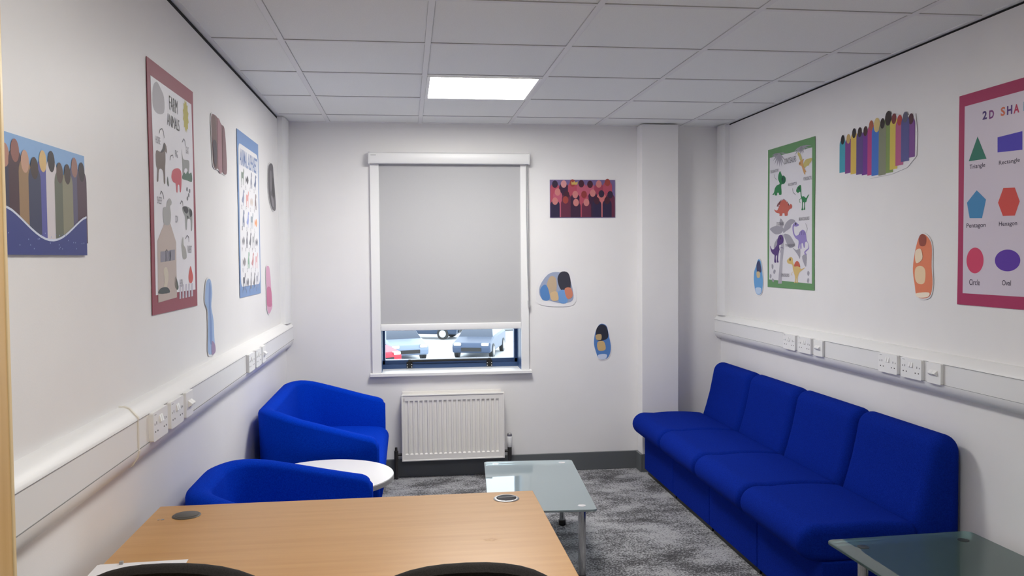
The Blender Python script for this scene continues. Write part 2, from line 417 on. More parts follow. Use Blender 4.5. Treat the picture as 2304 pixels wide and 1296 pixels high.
# ------------------------------------------------------------------ radiator
rd = thing('radiator', 'white ribbed panel radiator on the wall below the window', 'radiator', (1.0925, 0, .13))
X0, X1, HZ = -.338, .340, .437
q = MB(); yf, yd = -.100, -.091
cz0, cz1 = .040, .400; nch = 20; pitch = .0318; cw = .0205; sx0 = -.318
def ring(x0, x1, z0, z1, y): return [(x0, y, z0), (x1, y, z0), (x1, y, z1), (x0, y, z1)]
def quad(a, b, z0, z1): q.add(ring(a, b, z0, z1, yf), [(0, 1, 2, 3)])
quad(X0, X1, 0, cz0); quad(X0, X1, cz1, HZ)
prev = X0
for k in range(nch):
    a = sx0 + k * pitch; b = a + cw
    quad(prev, a, cz0, cz1); prev = b
    o, i = ring(a, b, cz0, cz1, yf), ring(a + .003, b - .003, cz0 + .007, cz1 - .007, yd)
    q.add(o + i, [(4, 5, 6, 7), (0, 1, 5, 4), (1, 2, 6, 5), (2, 3, 7, 6), (3, 0, 4, 7)])
quad(prev, X1, cz0, cz1)
q.box(X0, X1, -.088, -.080, 0, HZ)
q.box(X0, X1, -.0999, -.08, 0, .004); q.box(X0, X1, -.0999, -.08, HZ - .004, HZ)
q.box(X0, X0 + .004, -.0999, -.08, 0, HZ); q.box(X1 - .004, X1, -.0999, -.08, 0, HZ)
q.build('front_panel', M_RAD, rd)
bz = MB()
for (a, b, c_, d) in ((X0 - .004, X1 + .004, -.004, .006), (X0 - .004, X1 + .004, HZ - .006, HZ + .004), (X0 - .004, X0 + .006, 0, HZ), (X1 - .006, X1 + .004, 0, HZ)):
    bz.box(a, b, -.104, -.082, c_, d)
bz.build('rim', M_RAD, rd, bevel=.003)
q = MB(); q.box(X0 + .01, X1 - .01, -.075, -.02, .02, HZ - .01); q.box(X0 + .002, X1 - .012, -.040, -.012, HZ - .03, HZ + .014)
q.build('rear_convector', M_RAD, rd)
q = MB(); q.box(X0 - .006, X0 - .0005, -.09, -.03, HZ - .06, HZ - .02); q.build('bracket', M_RAD, rd)
q = MB(); q.box(X1 + .0005, X1 + .006, -.09, -.03, HZ - .06, HZ - .02); q.build('bracket', M_RAD, rd)
q = MB(); q.box(X0 + .012, X0 + .015, -.1012, -.0995, HZ - .045, HZ - .020); q.build('end_mark', M_PIPE, rd)
def valve(sx, trv):
    xx = (X0 if sx < 0 else X1) + sx * .042
    v = MB(); v.tube([((X0 if sx < 0 else X1) + sx * .0, -.065, .035), (xx, -.065, .035)], .009, 12)
    v.tube([(xx, -.065, -.128), (xx, -.065, .020)], .0105, 12)
    v.tube([(xx, -.065, .0), (xx, -.065, .062)], [.014, .0145], 12)
    if not trv: v.tube([(xx, -.065, .06), (xx, -.065, .085)], [.009, .008], 12)
    o = v.build('valve', M_PIPE, rd)
    if trv:
        h = MB(); h.lathe([(.013, .060), (.018, .066), (.019, .105), (.021, .128), (.019, .135)], (xx, -.065), 24); h.build('thermostat_head', M_PVC2, o)
        h = MB(); h.lathe([(.018, .1355), (.0165, .150), (.010, .156)], (xx, -.065), 24); h.build('cap', M_STEEL, o)
valve(-1, False); valve(1, True)

# ------------------------------------------------------------------ desk
DX0, DX1, DY0, DY1, DZ = .050, 1.188, -3.832, -3.030, .730
dk = thing('desk', 'beech office desk with two cable grommets in front of the viewer', 'desk', ((DX0 + DX1) / 2, (DY0 + DY1) / 2, 0))
hx, hy = (DX1 - DX0) / 2, (DY1 - DY0) / 2
MB().box(-hx, hx, -hy, hy, DZ - .025, DZ).build('desktop', M_BEECH, dk, bevel=.002)
MB().box(-hx + .008, -hx + .033, -hy + .06, hy - .05, 0, DZ - .025).build('panel_leg', M_BEECH, dk)
MB().box(hx - .033, hx - .008, -hy + .06, hy - .05, 0, DZ - .025).build('panel_leg', M_BEECH, dk)
MB().box(-hx + .033, hx - .033, hy - .12, hy - .10, .30, DZ - .025).build('modesty_panel', M_BEECH, dk)
def grommet(cx, cy, ringm, lidm):
    g = MB(); g.lathe([(.040, DZ - .006), (.040, DZ + .001), (.037, DZ + .003), (.032, DZ + .003)], (cx, cy), 36)
    o = g.build('grommet', ringm, dk)
    g = MB(); g.lathe([(.031, DZ - .004), (.031, DZ + .0035), (.029, DZ + .0042)], (cx, cy), 36); g.build('lid', lidm, o)
    if ringm is M_STEEL: MB().box(cx - .026, cx + .026, cy - .004, cy + .005, DZ + .0042, DZ + .0052).build('lid_flap', mat('grommet_flap', (.03, .033, .045, 1), .4), o)
cxd, cyd = (DX0 + DX1) / 2, (DY0 + DY1) / 2
GR = mat('grey_grommet', rgb(78, 74, 66), .45)
grommet(.153 - cxd, -3.136 - cyd, GR, GR)
grommet(1.094 - cxd, -3.108 - cyd, M_STEEL, mat('grommet_black', (.008, .010, .018, 1), .6, spec=.2))
s_ = MB()
for k in range(9):
    a = 2 * PI * k / 9; r1 = random.uniform(.006, .014)
    x, y = 1.01 - cxd + r1 * 1.6 * math.cos(a), -3.475 - cyd + r1 * math.sin(a)
    s_.add([(x - .006, y, DZ + .0003), (x, y - .0012, DZ + .0003), (x + .006, y + .0006, DZ + .0003), (x, y + .0014, DZ + .0003)], [(0, 1, 2, 3)])
s_.build('scuff_mark', mat('scuff', rgb(170, 128, 82), .6), dk)
s_ = MB(); s_.lathe([(.005, DZ - .001), (.005, DZ + .0006), (.003, DZ + .0008)], (.094 - cxd, -3.165 - cyd), 12); s_.lathe([(.003, DZ - .001), (.003, DZ + .0006), (.002, DZ + .0008)], (.083 - cxd, -3.166 - cyd), 10)
s_.build('screw', M_STEEL, dk)
# papers at the front left corner of the desk
pp = MB(); pp.box(-.105, .105, -.1485, .1485, 0, .0012); pp.box(-.1, .107, -.146, .1485, .0014, .0022)
pp.box(-.052, -.044, .138, .147, .0023, .009, 1)
tag(pp.build('paper_sheet', [M_PAPER, mat('clip_grey', (.35, .34, .33, 1), .4)], None, loc=(.150, -3.665, DZ + .0005), rotz=.03), 'loose white paper sheet on the desk corner behind the left black chair', 'paper')

# ------------------------------------------------------------------ foreground chairs
def make_chair():
    t = thing('stacking_chair', '', 'chair')
    def back(n, wv, hz, yb, th, mt, zc):
        mb = MB(); seg = 40; rows = [(1, 0)]
        out = []
        rings = [(.80, 0), (.94, .0), (.985, th * .25), (1.0, th * .5), (.985, th * .75), (.94, th), (.80, th)]
        for s, dy in rings:
            r = []
            for k in range(seg):
                a = 2 * PI * k / seg; ca, sa = math.cos(a), math.sin(a)
                x = math.copysign(abs(ca) ** (2 / 2.2), ca) * wv * s; z = math.copysign(abs(sa) ** (2 / 2.2), sa) * hz * s
                y = yb + dy + 1.1 * x * x - .18 * (z) - .9 * max(0, z) ** 2
                r.append((x, y, zc + z))
            out.append(r)
        o = len(mb.v)
        mb.add([p for r in out for p in r], [(j * seg + k, j * seg + (k + 1) % seg, (j + 1) * seg + (k + 1) % seg, (j + 1) * seg + k) for j in range(len(out) - 1) for k in range(seg)], 0, True)
        mb.add([(0, yb, zc)] + out[0], [(0, k + 1, (k + 1) % seg + 1) for k in range(seg)], 0, True)
        mb.add([(0, yb + th, zc)] + out[-1], [(0, (k + 1) % seg + 1, k + 1) for k in range(seg)], 0, True)
        return mb.build(n, mt, t)
    b = back('backrest', .218, .182, .0, .045, M_BLKFAB, .722)
    back('back_shell', .200, .164, -.014, .020, M_PLAST_G, .712).parent = b
    s = MB(); s.prism(rrect(-.210, .210, .06, .50, .09, 8), 'z', .425, .475); s.build('seat', M_BLKFAB, t, bevel=.018, seg=4)
    s = MB(); s.prism(rrect(-.200, .200, .07, .49, .085, 8), 'z', .412, .424); s.build('seat_shell', M_PLAST_G, t)
    for sx in (-1, 1):
        l = MB(); l.tube([(sx * .215, -.03, 0), (sx * .213, .02, .25), (sx * .212, .07, .405)], .011); l.tube([(sx * .2, .05, .405), (sx * .2, .46, .405)], .010); l.build('leg', M_BLACK, t)
        l = MB(); l.tube([(sx * .215, .50, 0), (sx * .213, .45, .405)], .011); l.build('leg', M_BLACK, t)
        l = MB(); l.tube([(sx * .16, .10, .405), (sx * .16, .04, .45), (sx * .16, .022, .56), (sx * .15, .030, .66)], .010); l.build('back_support', M_BLACK, t)
    return t
ch = make_chair(); GC = 'black chairs tucked at the near side of the desk'
tag(ch, 'black padded chair with rounded back, left one in the foreground, over the paper', 'chair', GC)
ch.location = (.335, -3.985, 0); ch.rotation_euler.z = -.04
c2 = copy_tree(ch); tag(c2, 'black padded chair with rounded back, right one in the foreground near desk corner', 'chair', GC)
c2.location = (.902, -4.065, 0); c2.rotation_euler.z = -.03

# ------------------------------------------------------------------ tub armchairs
def smooth(a, b, t):
    t = max(0, min(1, (t - a) / (b - a))); return t * t * (3 - 2 * t)
def tub(label, loc, W, D, rc, h0, h1, name, rotz=0):
    t = thing(name, label, 'armchair', loc, rotz, 'blue tub armchairs along the left wall')
    th = .085
    # plan path of the outer wall: from the front of one arm round the back to the other
    path = []
    hw = W / 2
    na = 14
    fr = [0, .002, .006, .012, .020, .030, .040]
    for d in fr: path.append((D - d, -hw, 0, -1))
    for k in range(1, na): path.append((D - .04 - (D - .04 - rc) * k / na, -hw, 0, -1))
    for k in range(13):
        a = -PI / 2 - PI / 2 * k / 12; path.append((rc + rc * math.cos(a), -hw + rc + rc * math.sin(a), math.cos(a), math.sin(a)))
    nb = 10
    for k in range(1, nb): path.append((0, -hw + rc + (W - 2 * rc) * k / nb, -1, 0))
    for k in range(13):
        a = PI - PI / 2 * k / 12; path.append((rc + rc * math.cos(a), hw - rc + rc * math.sin(a), math.cos(a), math.sin(a)))
    for k in range(1, na): path.append((rc + (D - .04 - rc) * k / na, hw, 0, 1))
    for d in fr[::-1]: path.append((D - d, hw, 0, 1))
    def section(x, y, nx, ny, inset=0.0):
        tt = max(0, (x / D - .10) / .90); hh = h1 + (h0 - h1) * (.25 * smooth(0, 1, tt) + .75 * tt ** 1.15) - inset
        dx = D - x
        if dx < .04: hh -= .6 * (.04 - math.sqrt(max(0, .04 ** 2 - (.04 - dx) ** 2)))
        r = th / 2
        pts = []
        def P(o, z, lean):   # o: distance inward from outer skin
            return (x - nx * o, y - ny * o, z)
        pts.append(P(.035 + inset, .05, 0)); pts.append(P(.030 + inset, .07, 0)); pts.append(P(.012 + inset, .30, 0)); pts.append(P(inset, hh - r, 0))
        for k in range(1, 8):
            a = PI * k / 8; pts.append(P(r - (r - inset) * math.cos(a), hh - r + (r * .62) * math.sin(a), 0))
        pts.append(P(th - inset, hh - r, 0)); pts.append(P(th + .015 - inset, .42, 0)); pts.append(P(th + .02 - inset, .30, 0)); pts.append(P(th + .02 - inset, .05, 0))
        return pts
    secs = [section(*p) for p in path]
    f = .010
    first = [(q[0] + f, q[1], q[2]) for q in section(*path[0], inset=.010)]
    last = [(q[0] + f, q[1], q[2]) for q in section(*path[-1], inset=.010)]
    secs = [first] + secs + [last]
    n = len(secs[0]); mb = MB()
    mb.add([p for s in secs for p in s], [(j * n + k, j * n + k + 1, (j + 1) * n + k + 1, (j + 1) * n + k) for j in range(len(secs) - 1) for k in range(n - 1)], 0, True)
    mb.f.append(list(range(n))[::-1]); mb.m.append(0); mb.sm.append(False)
    o = (len(secs) - 1) * n; mb.f.append([o + k for k in range(n)]); mb.m.append(0); mb.sm.append(False)
    mb.build('shell', M_TUB, t)
    # seat with a front that runs down to the base
    pr = [(.06, .30), (.06, .405)]
    for k in range(7):
        pr.append((.06 + (D - .09) * (k + 1) / 7 - 0, .405 + .018 * math.sin(PI * (k + 1) / 8)))
    for k in range(1, 8):
        a = PI / 2 - PI / 2 * k / 7; pr.append((D - .03 + .062 * math.cos(a), .350 + .060 * math.sin(a)))
    pr += [(D + .026, .30), (D - .005, .14), (D - .02, .055), (D - .06, .05), (D - .06, .30)]
    s = MB(); s.prism(pr, 'y', -hw + th + .010, hw - th - .010, 0, True); s.build('seat', M_TUB, t, bevel=.012, seg=3, angle=50)
    b = MB(); b.prism(rrect(.05, D - .06, -hw + .05, hw - .05, .12), 'z', .012, .052); b.build('base', M_BLACK, t)
    for sx in (.10, D - .12):
        for sy in (-hw + .1, hw - .1):
            q = MB(); q.lathe([(.02, 0), (.02, .013)], (sx, sy), 16); q.build('foot', M_BLACK, t)
    return t
tub('wide blue tub sofa beside the radiator, farther of the two along the left wall', (.035, -.860, 0), 1.27, .605, .24, .597, .735, 'tub_sofa')
tub('blue tub armchair directly behind the desk, nearer of the two along the left wall', (.035, -2.560, 0), .70, .605, .25, .615, .712, 'tub_armchair')

# round side table between them
rt = thing('round_table', 'round white side table with grey edge between the blue tub seats', 'table', (.428, -1.85, 0))
q = MB(); q.lathe([(.297, .478), (.3, .480), (.3, .499), (.297, .501)], (0, 0), 72, 1); q.lathe([(.2985, .500), (.2985, .5025)], (0, 0), 72, 0); q.build('tabletop', [M_LAM, M_EDGE], rt)
q = MB(); q.lathe([(.03, .02), (.03, .478)], (0, 0), 24); q.build('column', M_STEEL, rt)
q = MB(); q.lathe([(.20, 0), (.20, .008), (.05, .022), (.03, .03)], (0, 0), 40); q.build('base', M_STEEL, rt)

# ------------------------------------------------------------------ glass coffee tables
def glass_table(label, loc, rz, w, d, h, r, glassm, inset, legr, disc, name, mount):
    t = thing(name, label, 'table', loc, rz)
    q = MB(); q.prism(rrect(-w / 2, w / 2, -d / 2, d / 2, r), 'z', h - .010, h); q.build('glass_top', glassm, t, bevel=.002, seg=2)
    for sx in (-1, 1):
        for sy in (-1, 1):
            x, y = sx * (w / 2 - inset), sy * (d / 2 - inset)
            l = MB(); l.lathe([(legr * .92, .03), (legr, h - .04), (legr * 1.0, h - .0105)], (x, y), 28); o = l.build('leg', M_CHROME, t)
            f = MB(); f.lathe([(legr * 1.0, 0), (legr * 1.1, .004), (legr * 1.1, .028), (legr * .95, .031)], (x, y), 24); f.build('foot', M_BLACK, o)
            f = MB(); f.lathe([(disc, h + .0002), (disc, h + .0012), (disc * .9, h + .0016)], (x, y), 28); f.build('mounting_disc', mount, o)
    return t
glass_table('low frosted glass coffee table with chrome legs in the middle of the carpet', (1.420, -1.545, 0), math.radians(-4.1), .488, .922, .345, .022, M_FROST, .062, .018, .018, 'coffee_table', mat('bright_disc', (.9, .9, .9, 1), .25, .6))
glass_table('square green glass side table at the near end of the blue sofa', (2.625, -3.040, 0), math.radians(1.8), .590, .590, .420, .030, M_FROST2, .095, .019, .020, 'side_table', mat('mount_dark', (.02, .03, .03, 1), .4))

# ------------------------------------------------------------------ modular sofa on the right
def make_unit():
    t = thing('sofa_unit', '', 'sofa')          # local: x = distance from wall towards the room is -x; y centred
    hwid = .302
    def D(d): return -d
    # seat cushion profile (distance from wall, z)
    pr = [(.20, .275), (.20, .412)]
    for k in range(1, 8): pr.append((.20 + .40 * k / 8, .412 + .016 * math.sin(PI * k / 9)))
    cx, cz, rx, rz_ = .618, .352, .080, .074
    for k in range(0, 13):
        a = PI / 2 - (PI * 1.02) * k / 12; pr.append((cx + rx * math.cos(a), cz + rz_ * math.sin(a)))
    pr += [(.585, .272)]
    s = MB(); s.prism([(D(d), z) for d, z in pr], 'y', -hwid, hwid, 0, True); s.build('seat_cushion', M_SOFA, t, bevel=.034, seg=6, angle=50, harden=False)
    # backrest
    pr = [(.012, .06), (.012, .68)]
    for k in range(1, 13):
        a = PI - PI * .92 * k / 12; pr.append((.075 + .063 * math.cos(a), .685 + .070 * math.sin(a)))
    pr += [(.148, .64), (.165, .56), (.19, .47), (.212, .40), (.212, .06)]
    s = MB(); s.prism([(D(d), z) for d, z in pr], 'y', -hwid, hwid, 0, True); s.build('backrest', M_SOFA, t, bevel=.054, seg=8, angle=50, harden=False)
    s = MB(); s.box(D(.606), D(.212), -hwid - .001, hwid + .001, .035, .28); s.build('base', M_SOFA, t, bevel=.006, seg=2)
    s = MB(); s.box(D(.585), D(.03), -hwid + .01, hwid - .01, 0, .036); s.build('plinth', M_BLACK, t)
    return t
u0 = make_unit(); GS = 'blue modular sofa units in a row along the right wall'
labs = ['blue upholstered sofa unit beside the white pillar, farthest of the row of four',
        'blue upholstered sofa unit second from the white pillar in the row of four',
        'blue upholstered sofa unit third from the white pillar in the row of four',
        'blue upholstered sofa unit nearest the viewer, behind the green glass side table']
for k in range(4):
    u = u0 if k == 0 else copy_tree(u0)
    tag(u, labs[k], 'sofa', GS); u.location = (XR - .004, -.487 - .610 * k, 0)

# ------------------------------------------------------------------ door leaf at the left edge
dl = MB(); dl.box(.068, .108, -4.93, -4.100, .008, 2.04)
dr = struct(dl.build('door_1', M_DOOR), 'beech door leaf standing open along the left wall')
MB().box(.066, .110, -4.100, -4.088, .008, 2.04).build('door_lipping', M_LIP, dr, bevel=.003)

# ------------------------------------------------------------------ posters and paper cut-outs
def catmull(pts, n=4):
    out = []; L = len(pts)
    for i in range(L):
        p0, p1, p2, p3 = [Vector(pts[(i + k) % L]) for k in (-1, 0, 1, 2)]
        for k in range(n):
            t = k / n; t2, t3 = t * t, t * t * t
            out.append(tuple(.5 * ((2 * p1) + (-p0 + p2) * t + (2 * p0 - 5 * p1 + 4 * p2 - p3) * t2 + (-p0 + 3 * p1 - 3 * p2 + p3) * t3)))
    return out
def ink(r, g, b, gain=1.05):
    return mat('ink_%d_%d_%d' % (r, g, b), rgb(r, g, b, gain), .5, spec=.3)
TEXT_CACHE = {}
def text_mesh(s, bold=0):
    if (s, bold) in TEXT_CACHE: return TEXT_CACHE[(s, bold)]
    cu = bpy.data.curves.new('t', 'FONT'); cu.body = s; cu.size = 1; cu.resolution_u = 3; cu.offset = bold
    ob = bpy.data.objects.new('t', cu); COL.objects.link(ob); bpy.context.view_layer.update()
    me = bpy.data.meshes.new_from_object(ob.evaluated_get(bpy.context.evaluated_depsgraph_get()))
    vs = [(v.co.x, v.co.y) for v in me.vertices]; fs = [list(p.vertices) for p in me.polygons]
    bpy.data.objects.remove(ob); bpy.data.curves.remove(cu); bpy.data.meshes.remove(me)
    TEXT_CACHE[(s, bold)] = (vs, fs); return vs, fs
class Art:
    """a printed sheet on a wall: local x right, z up, -y towards the room"""
    def __init__(s, side, u0, v0):
        s.side, s.u0, s.v0 = side, u0, v0; s.v = []; s.f = []; s.m = []; s.mats = []; s.top = 0
    def mi(s, m):
        if m not in s.mats: s.mats.append(m)
        return s.mats.index(m)
    def sheet(s, pts, m, th=.0016):
        n = len(pts); o = len(s.v); i = s.mi(m); off = .002
        s.v += [(x, -off, z) for x, z in pts] + [(x, -off - th, z) for x, z in pts]
        for k in range(n): s.f.append([o + k, o + (k + 1) % n, o + n + (k + 1) % n, o + n + k]); s.m.append(i)
        s.f.append([o + k for k in range(n)][::-1]); s.m.append(i); s.f.append([o + n + k for k in range(n)]); s.m.append(i)
        s.top = off + th + .0003
    def poly(s, pts, m, layer=0):
        o = len(s.v); s.v += [(x, -s.top - .00035 * layer, z) for x, z in pts]; s.f.append([o + k for k in range(len(pts))]); s.m.append(s.mi(m))
    def P(s, *px, org=(0, 0), sc=1.0):
        out = []
        for x, y in px:
            u, v = wallpt(org[0] + x / sc, org[1] + y / sc, s.side); out.append((u - s.u0, v - s.v0))
        return out
    def ell(s, cx, cz, rx, rz, m, layer=0, n=28):
        s.poly([(cx + rx * math.cos(2 * PI * k / n), cz + rz * math.sin(2 * PI * k / n)) for k in range(n)], m, layer)
    def line(s, pts, wd, m, layer=1):
        for a, b in zip(pts, pts[1:]):
            d = Vector((b[0] - a[0], b[1] - a[1]));
            if d.length < 1e-6: continue
            n = Vector((-d.y, d.x)).normalized() * wd / 2
            s.poly([(a[0] + n.x, a[1] + n.y), (b[0] + n.x, b[1] + n.y), (b[0] - n.x, b[1] - n.y), (a[0] - n.x, a[1] - n.y)], m, layer)
    def text(s, st, x0, x1, z0, z1, m, layer=2, bold=0):
        vs, fs = text_mesh(st, bold)
        ax = [p[0] for p in vs]; az = [p[1] for p in vs]
        a0, a1, b0, b1 = min(ax), max(ax), min(az), max(az); i = s.mi(m); o = len(s.v)
        s.v += [(x0 + (p[0] - a0) / (a1 - a0) * (x1 - x0), -s.top - .00035 * layer, z0 + (p[1] - b0) / (b1 - b0) * (z1 - z0)) for p in vs]
        for f in fs: s.f.append([o + k for k in f]); s.m.append(i)
    def build(s, name, label, cat='poster', group=None):
        me = bpy.data.meshes.new(name); me.from_pydata(s.v, [], s.f)
        for m in s.mats: me.materials.append(m)
        for p, i in zip(me.polygons, s.m): p.material_index = i
        bm = bmesh.new(); bm.from_mesh(me)
        bmesh.ops.triangulate(bm, faces=[f for f in bm.faces if len(f.verts) > 4]); bm.to_mesh(me); bm.free()
        o = bpy.data.objects.new(name, me); COL.objects.link(o)
        if s.side == 'L': o.location = (0, s.u0, s.v0); o.rotation_euler.z = PI / 2
        elif s.side == 'R': o.location = (XR, -s.u0, s.v0); o.rotation_euler.z = -PI / 2
        else: o.location = (s.u0, 0, s.v0)
        return tag(o, label, cat, group)
def wav(w, h, amp, n=10, seed=0):
    rnd = random.Random(seed); ph = rnd.uniform(0, 6)
    pts = []
    for k in range(n): pts.append((amp * math.sin(ph + 3 * k / n) * math.sin(PI * k / n), h * k / n))
    for k in range(3): pts.append((w * k / 3, h))
    for k in range(n): pts.append((w - amp * math.sin(ph + 1 + 4 * k / n) * math.sin(PI * k / n), h - h * k / n))
    for k in range(3): pts.append((w - w * k / 3, 0))
    return pts
WHT = mat('poster_white', (.80, .79, .83, 1), .4)
GREY, LGREY, DK = ink(120, 118, 122), ink(175, 173, 178), ink(40, 38, 40)

# --- farm animals poster (left wall)
A = Art('L', -2.900, 1.300); W_, H_ = .565, .808
A.sheet(wav(W_, H_, .006, seed=1), ink(150, 72, 86, 1.0))
A.poly([(.035, .062), (W_ - .028, .062), (W_ - .030, .3), (W_ - .022, .55), (W_ - .030, H_ - .052), (.032, H_ - .052), (.042, .5), (.036, .25)], WHT, 1)
oA, sA = (0, 100), 2.091
def PA(*p): return A.P(*p, org=oA, sc=sA)
def AA(col, *p, layer=2, sm=True):
    q = PA(*p); A.poly(catmull(q, 3) if sm else q, col, layer)
AA(LGREY, (712, 200), (730, 175), (748, 205), (765, 250), (765, 320), (735, 325), (712, 290))
cs = PA((868, 338))[0]
sp = []
for k in range(24):
    r = 1.0 if k % 2 else .78; sp.append((cs[0] + .040 * r * math.cos(2 * PI * k / 24), cs[1] + .062 * r * math.sin(2 * PI * k / 24)))
A.poly(sp, ink(186, 176, 80), 2)
def tbox(art, st, org, sc, bl, br, tl, m, layer=3):
    b, c, t = art.P(bl, br, tl, org=org, sc=sc); art.text(st, b[0], c[0], b[1], t[1], m, layer)
tbox(A, 'FARM', oA, sA, (790, 305), (829, 318), (790, 240), DK)
tbox(A, 'ANIMALS', oA, sA, (780, 378), (838, 408), (780, 322), DK)
BR = ink(112, 98, 92)
AA(BR, (765, 462), (758, 490), (748, 505), (727, 500), (727, 565), (733, 590), (731, 640), (738, 642), (741, 590), (755, 588), (762, 610), (764, 650), (771, 652), (770, 590), (772, 545), (772, 505), (779, 515), (776, 480))
AA(ink(66, 62, 62), (765, 462), (757, 492), (748, 508), (762, 505), (770, 490), layer=3)
AA(ink(196, 84, 96), (805, 595), (818, 584), (835, 584), (846, 600), (848, 640), (845, 692), (840, 692), (837, 662), (830, 664), (829, 694), (824, 694), (820, 655), (809, 648), (800, 625))
AA(ink(150, 152, 150), (848, 492), (853, 528), (860, 542), (880, 545), (885, 562), (883, 602), (877, 602), (874, 585), (863, 585), (859, 606), (853, 606), (852, 560))
AA(ink(82, 112, 96), (852, 632), (854, 612), (862, 602), (868, 610), (876, 596), (884, 608), (895, 604), (897, 646), (875, 640))
AA(ink(150, 154, 152), (852, 765), (872, 762), (893, 775), (899, 800), (898, 872), (892, 872), (890, 826), (876, 824), (873, 868), (867, 868), (864, 812), (855, 790))
AA(ink(58, 58, 62), (855, 764), (872, 764), (880, 782), (872, 796), (860, 785), layer=3)
AA(ink(58, 58, 62), (884, 776), (895, 780), (898, 800), (889, 812), layer=3)
AA(ink(58, 58, 62), (872, 806), (880, 810), (878, 822), layer=3)
AA(ink(190, 176, 168), (766, 842), (795, 842), (822, 930), (826, 1190), (738, 1215), (733, 925), sm=False)
AA(ink(168, 168, 166), (790, 724), (800, 738), (799, 754), (793, 762), (797, 800), (792, 846), (766, 846), (759, 800), (762, 768), (776, 764), (778, 744), layer=3)
for a in ((748, 975), (770, 972), (790, 968)):
    AA(ink(140, 138, 150), (a[0], a[1]), (a[0] + 26, a[1] - 3), (a[0] + 26, a[1] + 46), (a[0], a[1] + 50), layer=3, sm=False)
AA(ink(165, 165, 160), (845, 912), (850, 944), (852, 912), (856, 908), (858, 942), (868, 962), (872, 1003), (856, 1010), (850, 975))
AA(ink(200, 90, 84), (890, 1042), (897, 1065), (903, 1095), (897, 1120), (885, 1120), (881, 1090))
AA(ink(205, 196, 178), (762, 1062), (776, 1048), (786, 1085), (778, 1140), (764, 1140), (768, 1105), layer=3)
AA(ink(66, 74, 74), (739, 1172), (746, 1150), (765, 1142), (784, 1146), (790, 1168), layer=4)
for k in range(5): AA(ink(196, 192, 204), (838 + 14 * k, 1132 - 2 * k), (845 + 14 * k, 1130 - 2 * k), (846 + 14 * k, 1196 - 3 * k), (838 + 14 * k, 1198 - 3 * k), sm=False)
AA(ink(92, 100, 92), (782, 620), (788, 660), (785, 668), (779, 650)); AA(ink(92, 100, 92), (820, 1090), (834, 1140), (826, 1155), (814, 1130))
for a in ((872, 672), (880, 700), (884, 680), (874, 715)): AA(ink(120, 120, 124), (a[0], a[1]), (a[0] + 5, a[1] + 3), (a[0] + 4, a[1] + 20), (a[0] - 2, a[1] + 14))
for st, x, y, w2 in (('HORSE', 725, 462, 22), ('PIG', 818, 530, 12), ('GOAT', 868, 512, 14), ('SHEEP', 733, 748, 22), ('COW', 818, 838, 14), ('RABBIT', 877, 980, 20), ('HEN', 840, 1140, 14)):
    tbox(A, st, oA, sA, (x, y), (x + w2, y + 4), (x, y - 34), ink(150, 148, 154))
for pts in (((742, 418), (746, 400), (755, 396), (762, 410), (766, 440)), ((850, 460), (858, 444), (864, 455), (866, 478)), ((792, 545), (796, 525), (806, 520), (808, 535)), ((746, 705), (752, 690), (760, 705), (764, 728)), ((842, 750), (848, 735), (853, 742), (854, 760)), ((866, 915), (874, 898), (882, 908), (883, 930)), ((770, 975), (778, 965), (786, 985), (782, 1020))):
    A.line(PA(*pts), .0035, ink(90, 88, 92), 3)
A.build('farm_poster', 'tall farm animals poster with dark red border on left wall')

# --- animal alphabet poster (left wall)
B = Art('L', -1.512, 1.290); W_, H_ = .572, .808
B.sheet(wav(W_, H_, .005, seed=3), ink(126, 154, 198, 1.0))
B.poly(rrect(.024, W_ - .024, .052, H_ - .062, .04), mat('poster_white_bright', (.84, .84, .86, 1), .4), 1)
B.text('ANIMAL ALPHABET', .05, W_ - .05, H_ - .165, H_ - .085, ink(112, 136, 180), 2, .015)
quadp = [(-.5, .1), (-.45, .42), (-.2, .5), (.15, .45), (.3, .8), (.5, .75), (.48, .5), (.32, .3), (.3, -.5), (.18, -.5), (.15, -.05), (-.2, -.05), (-.25, -.5), (-.38, -.5)]
birdp = [(-.5, -.1), (-.1, .25), (.1, .7), (.35, .8), (.5, .6), (.3, .5), (.35, .1), (.1, -.3), (.1, -.5), (0, -.5), (-.05, -.3), (-.3, -.25)]
fishp = [(-.5, .3), (-.25, .08), (.1, .4), (.5, .05), (.1, -.35), (-.25, -.08), (-.5, -.35)]
tallp = [(-.3, -.5), (-.3, .1), (-.1, .4), (0, .8), (.3, .8), (.35, .55), (.2, .4), (.3, 0), (.28, -.5), (.1, -.5), (.05, -.2), (-.1, -.2), (-.12, -.5)]
cols = [(128, 140, 130), (96, 96, 100), (150, 152, 165), (112, 122, 150), (140, 146, 168), (214, 160, 156), (206, 196, 190), (140, 128, 130), (120, 128, 150), (150, 160, 205), (150, 160, 168), (222, 160, 122), (140, 140, 146), (128, 128, 138), (112, 112, 120), (170, 172, 176), (120, 120, 128), (140, 136, 140), (132, 166, 146), (190, 140, 142), (216, 176, 178), (110, 112, 122), (130, 130, 138), (150, 150, 156), (112, 112, 118), (168, 168, 178)]
k = 0; ltr = 'ABCDEFGHIJKLMNOPQRSTUVWXYZ'
for row, n in enumerate((4, 4, 4, 5, 4, 5)):
    for j in range(n):
        cx = .06 + (W_ - .12) * (j + .5) / n; cz = H_ - .225 - .103 * row
        sh = (quadp, birdp, tallp, fishp)[(k * 7 + row) % 4]; s1 = .075 if n == 4 else .065
        B.poly(catmull([(cx + a * s1, cz + b * .062) for a, b in sh], 2), ink(*cols[k], 1.15), 2)
        B.text(ltr[k], cx - .045, cx - .028, cz - .050, cz - .030, ink(130, 130, 135), 2); k += 1
B.build('alphabet_poster', 'tall animal alphabet poster with pale blue border on left wall')

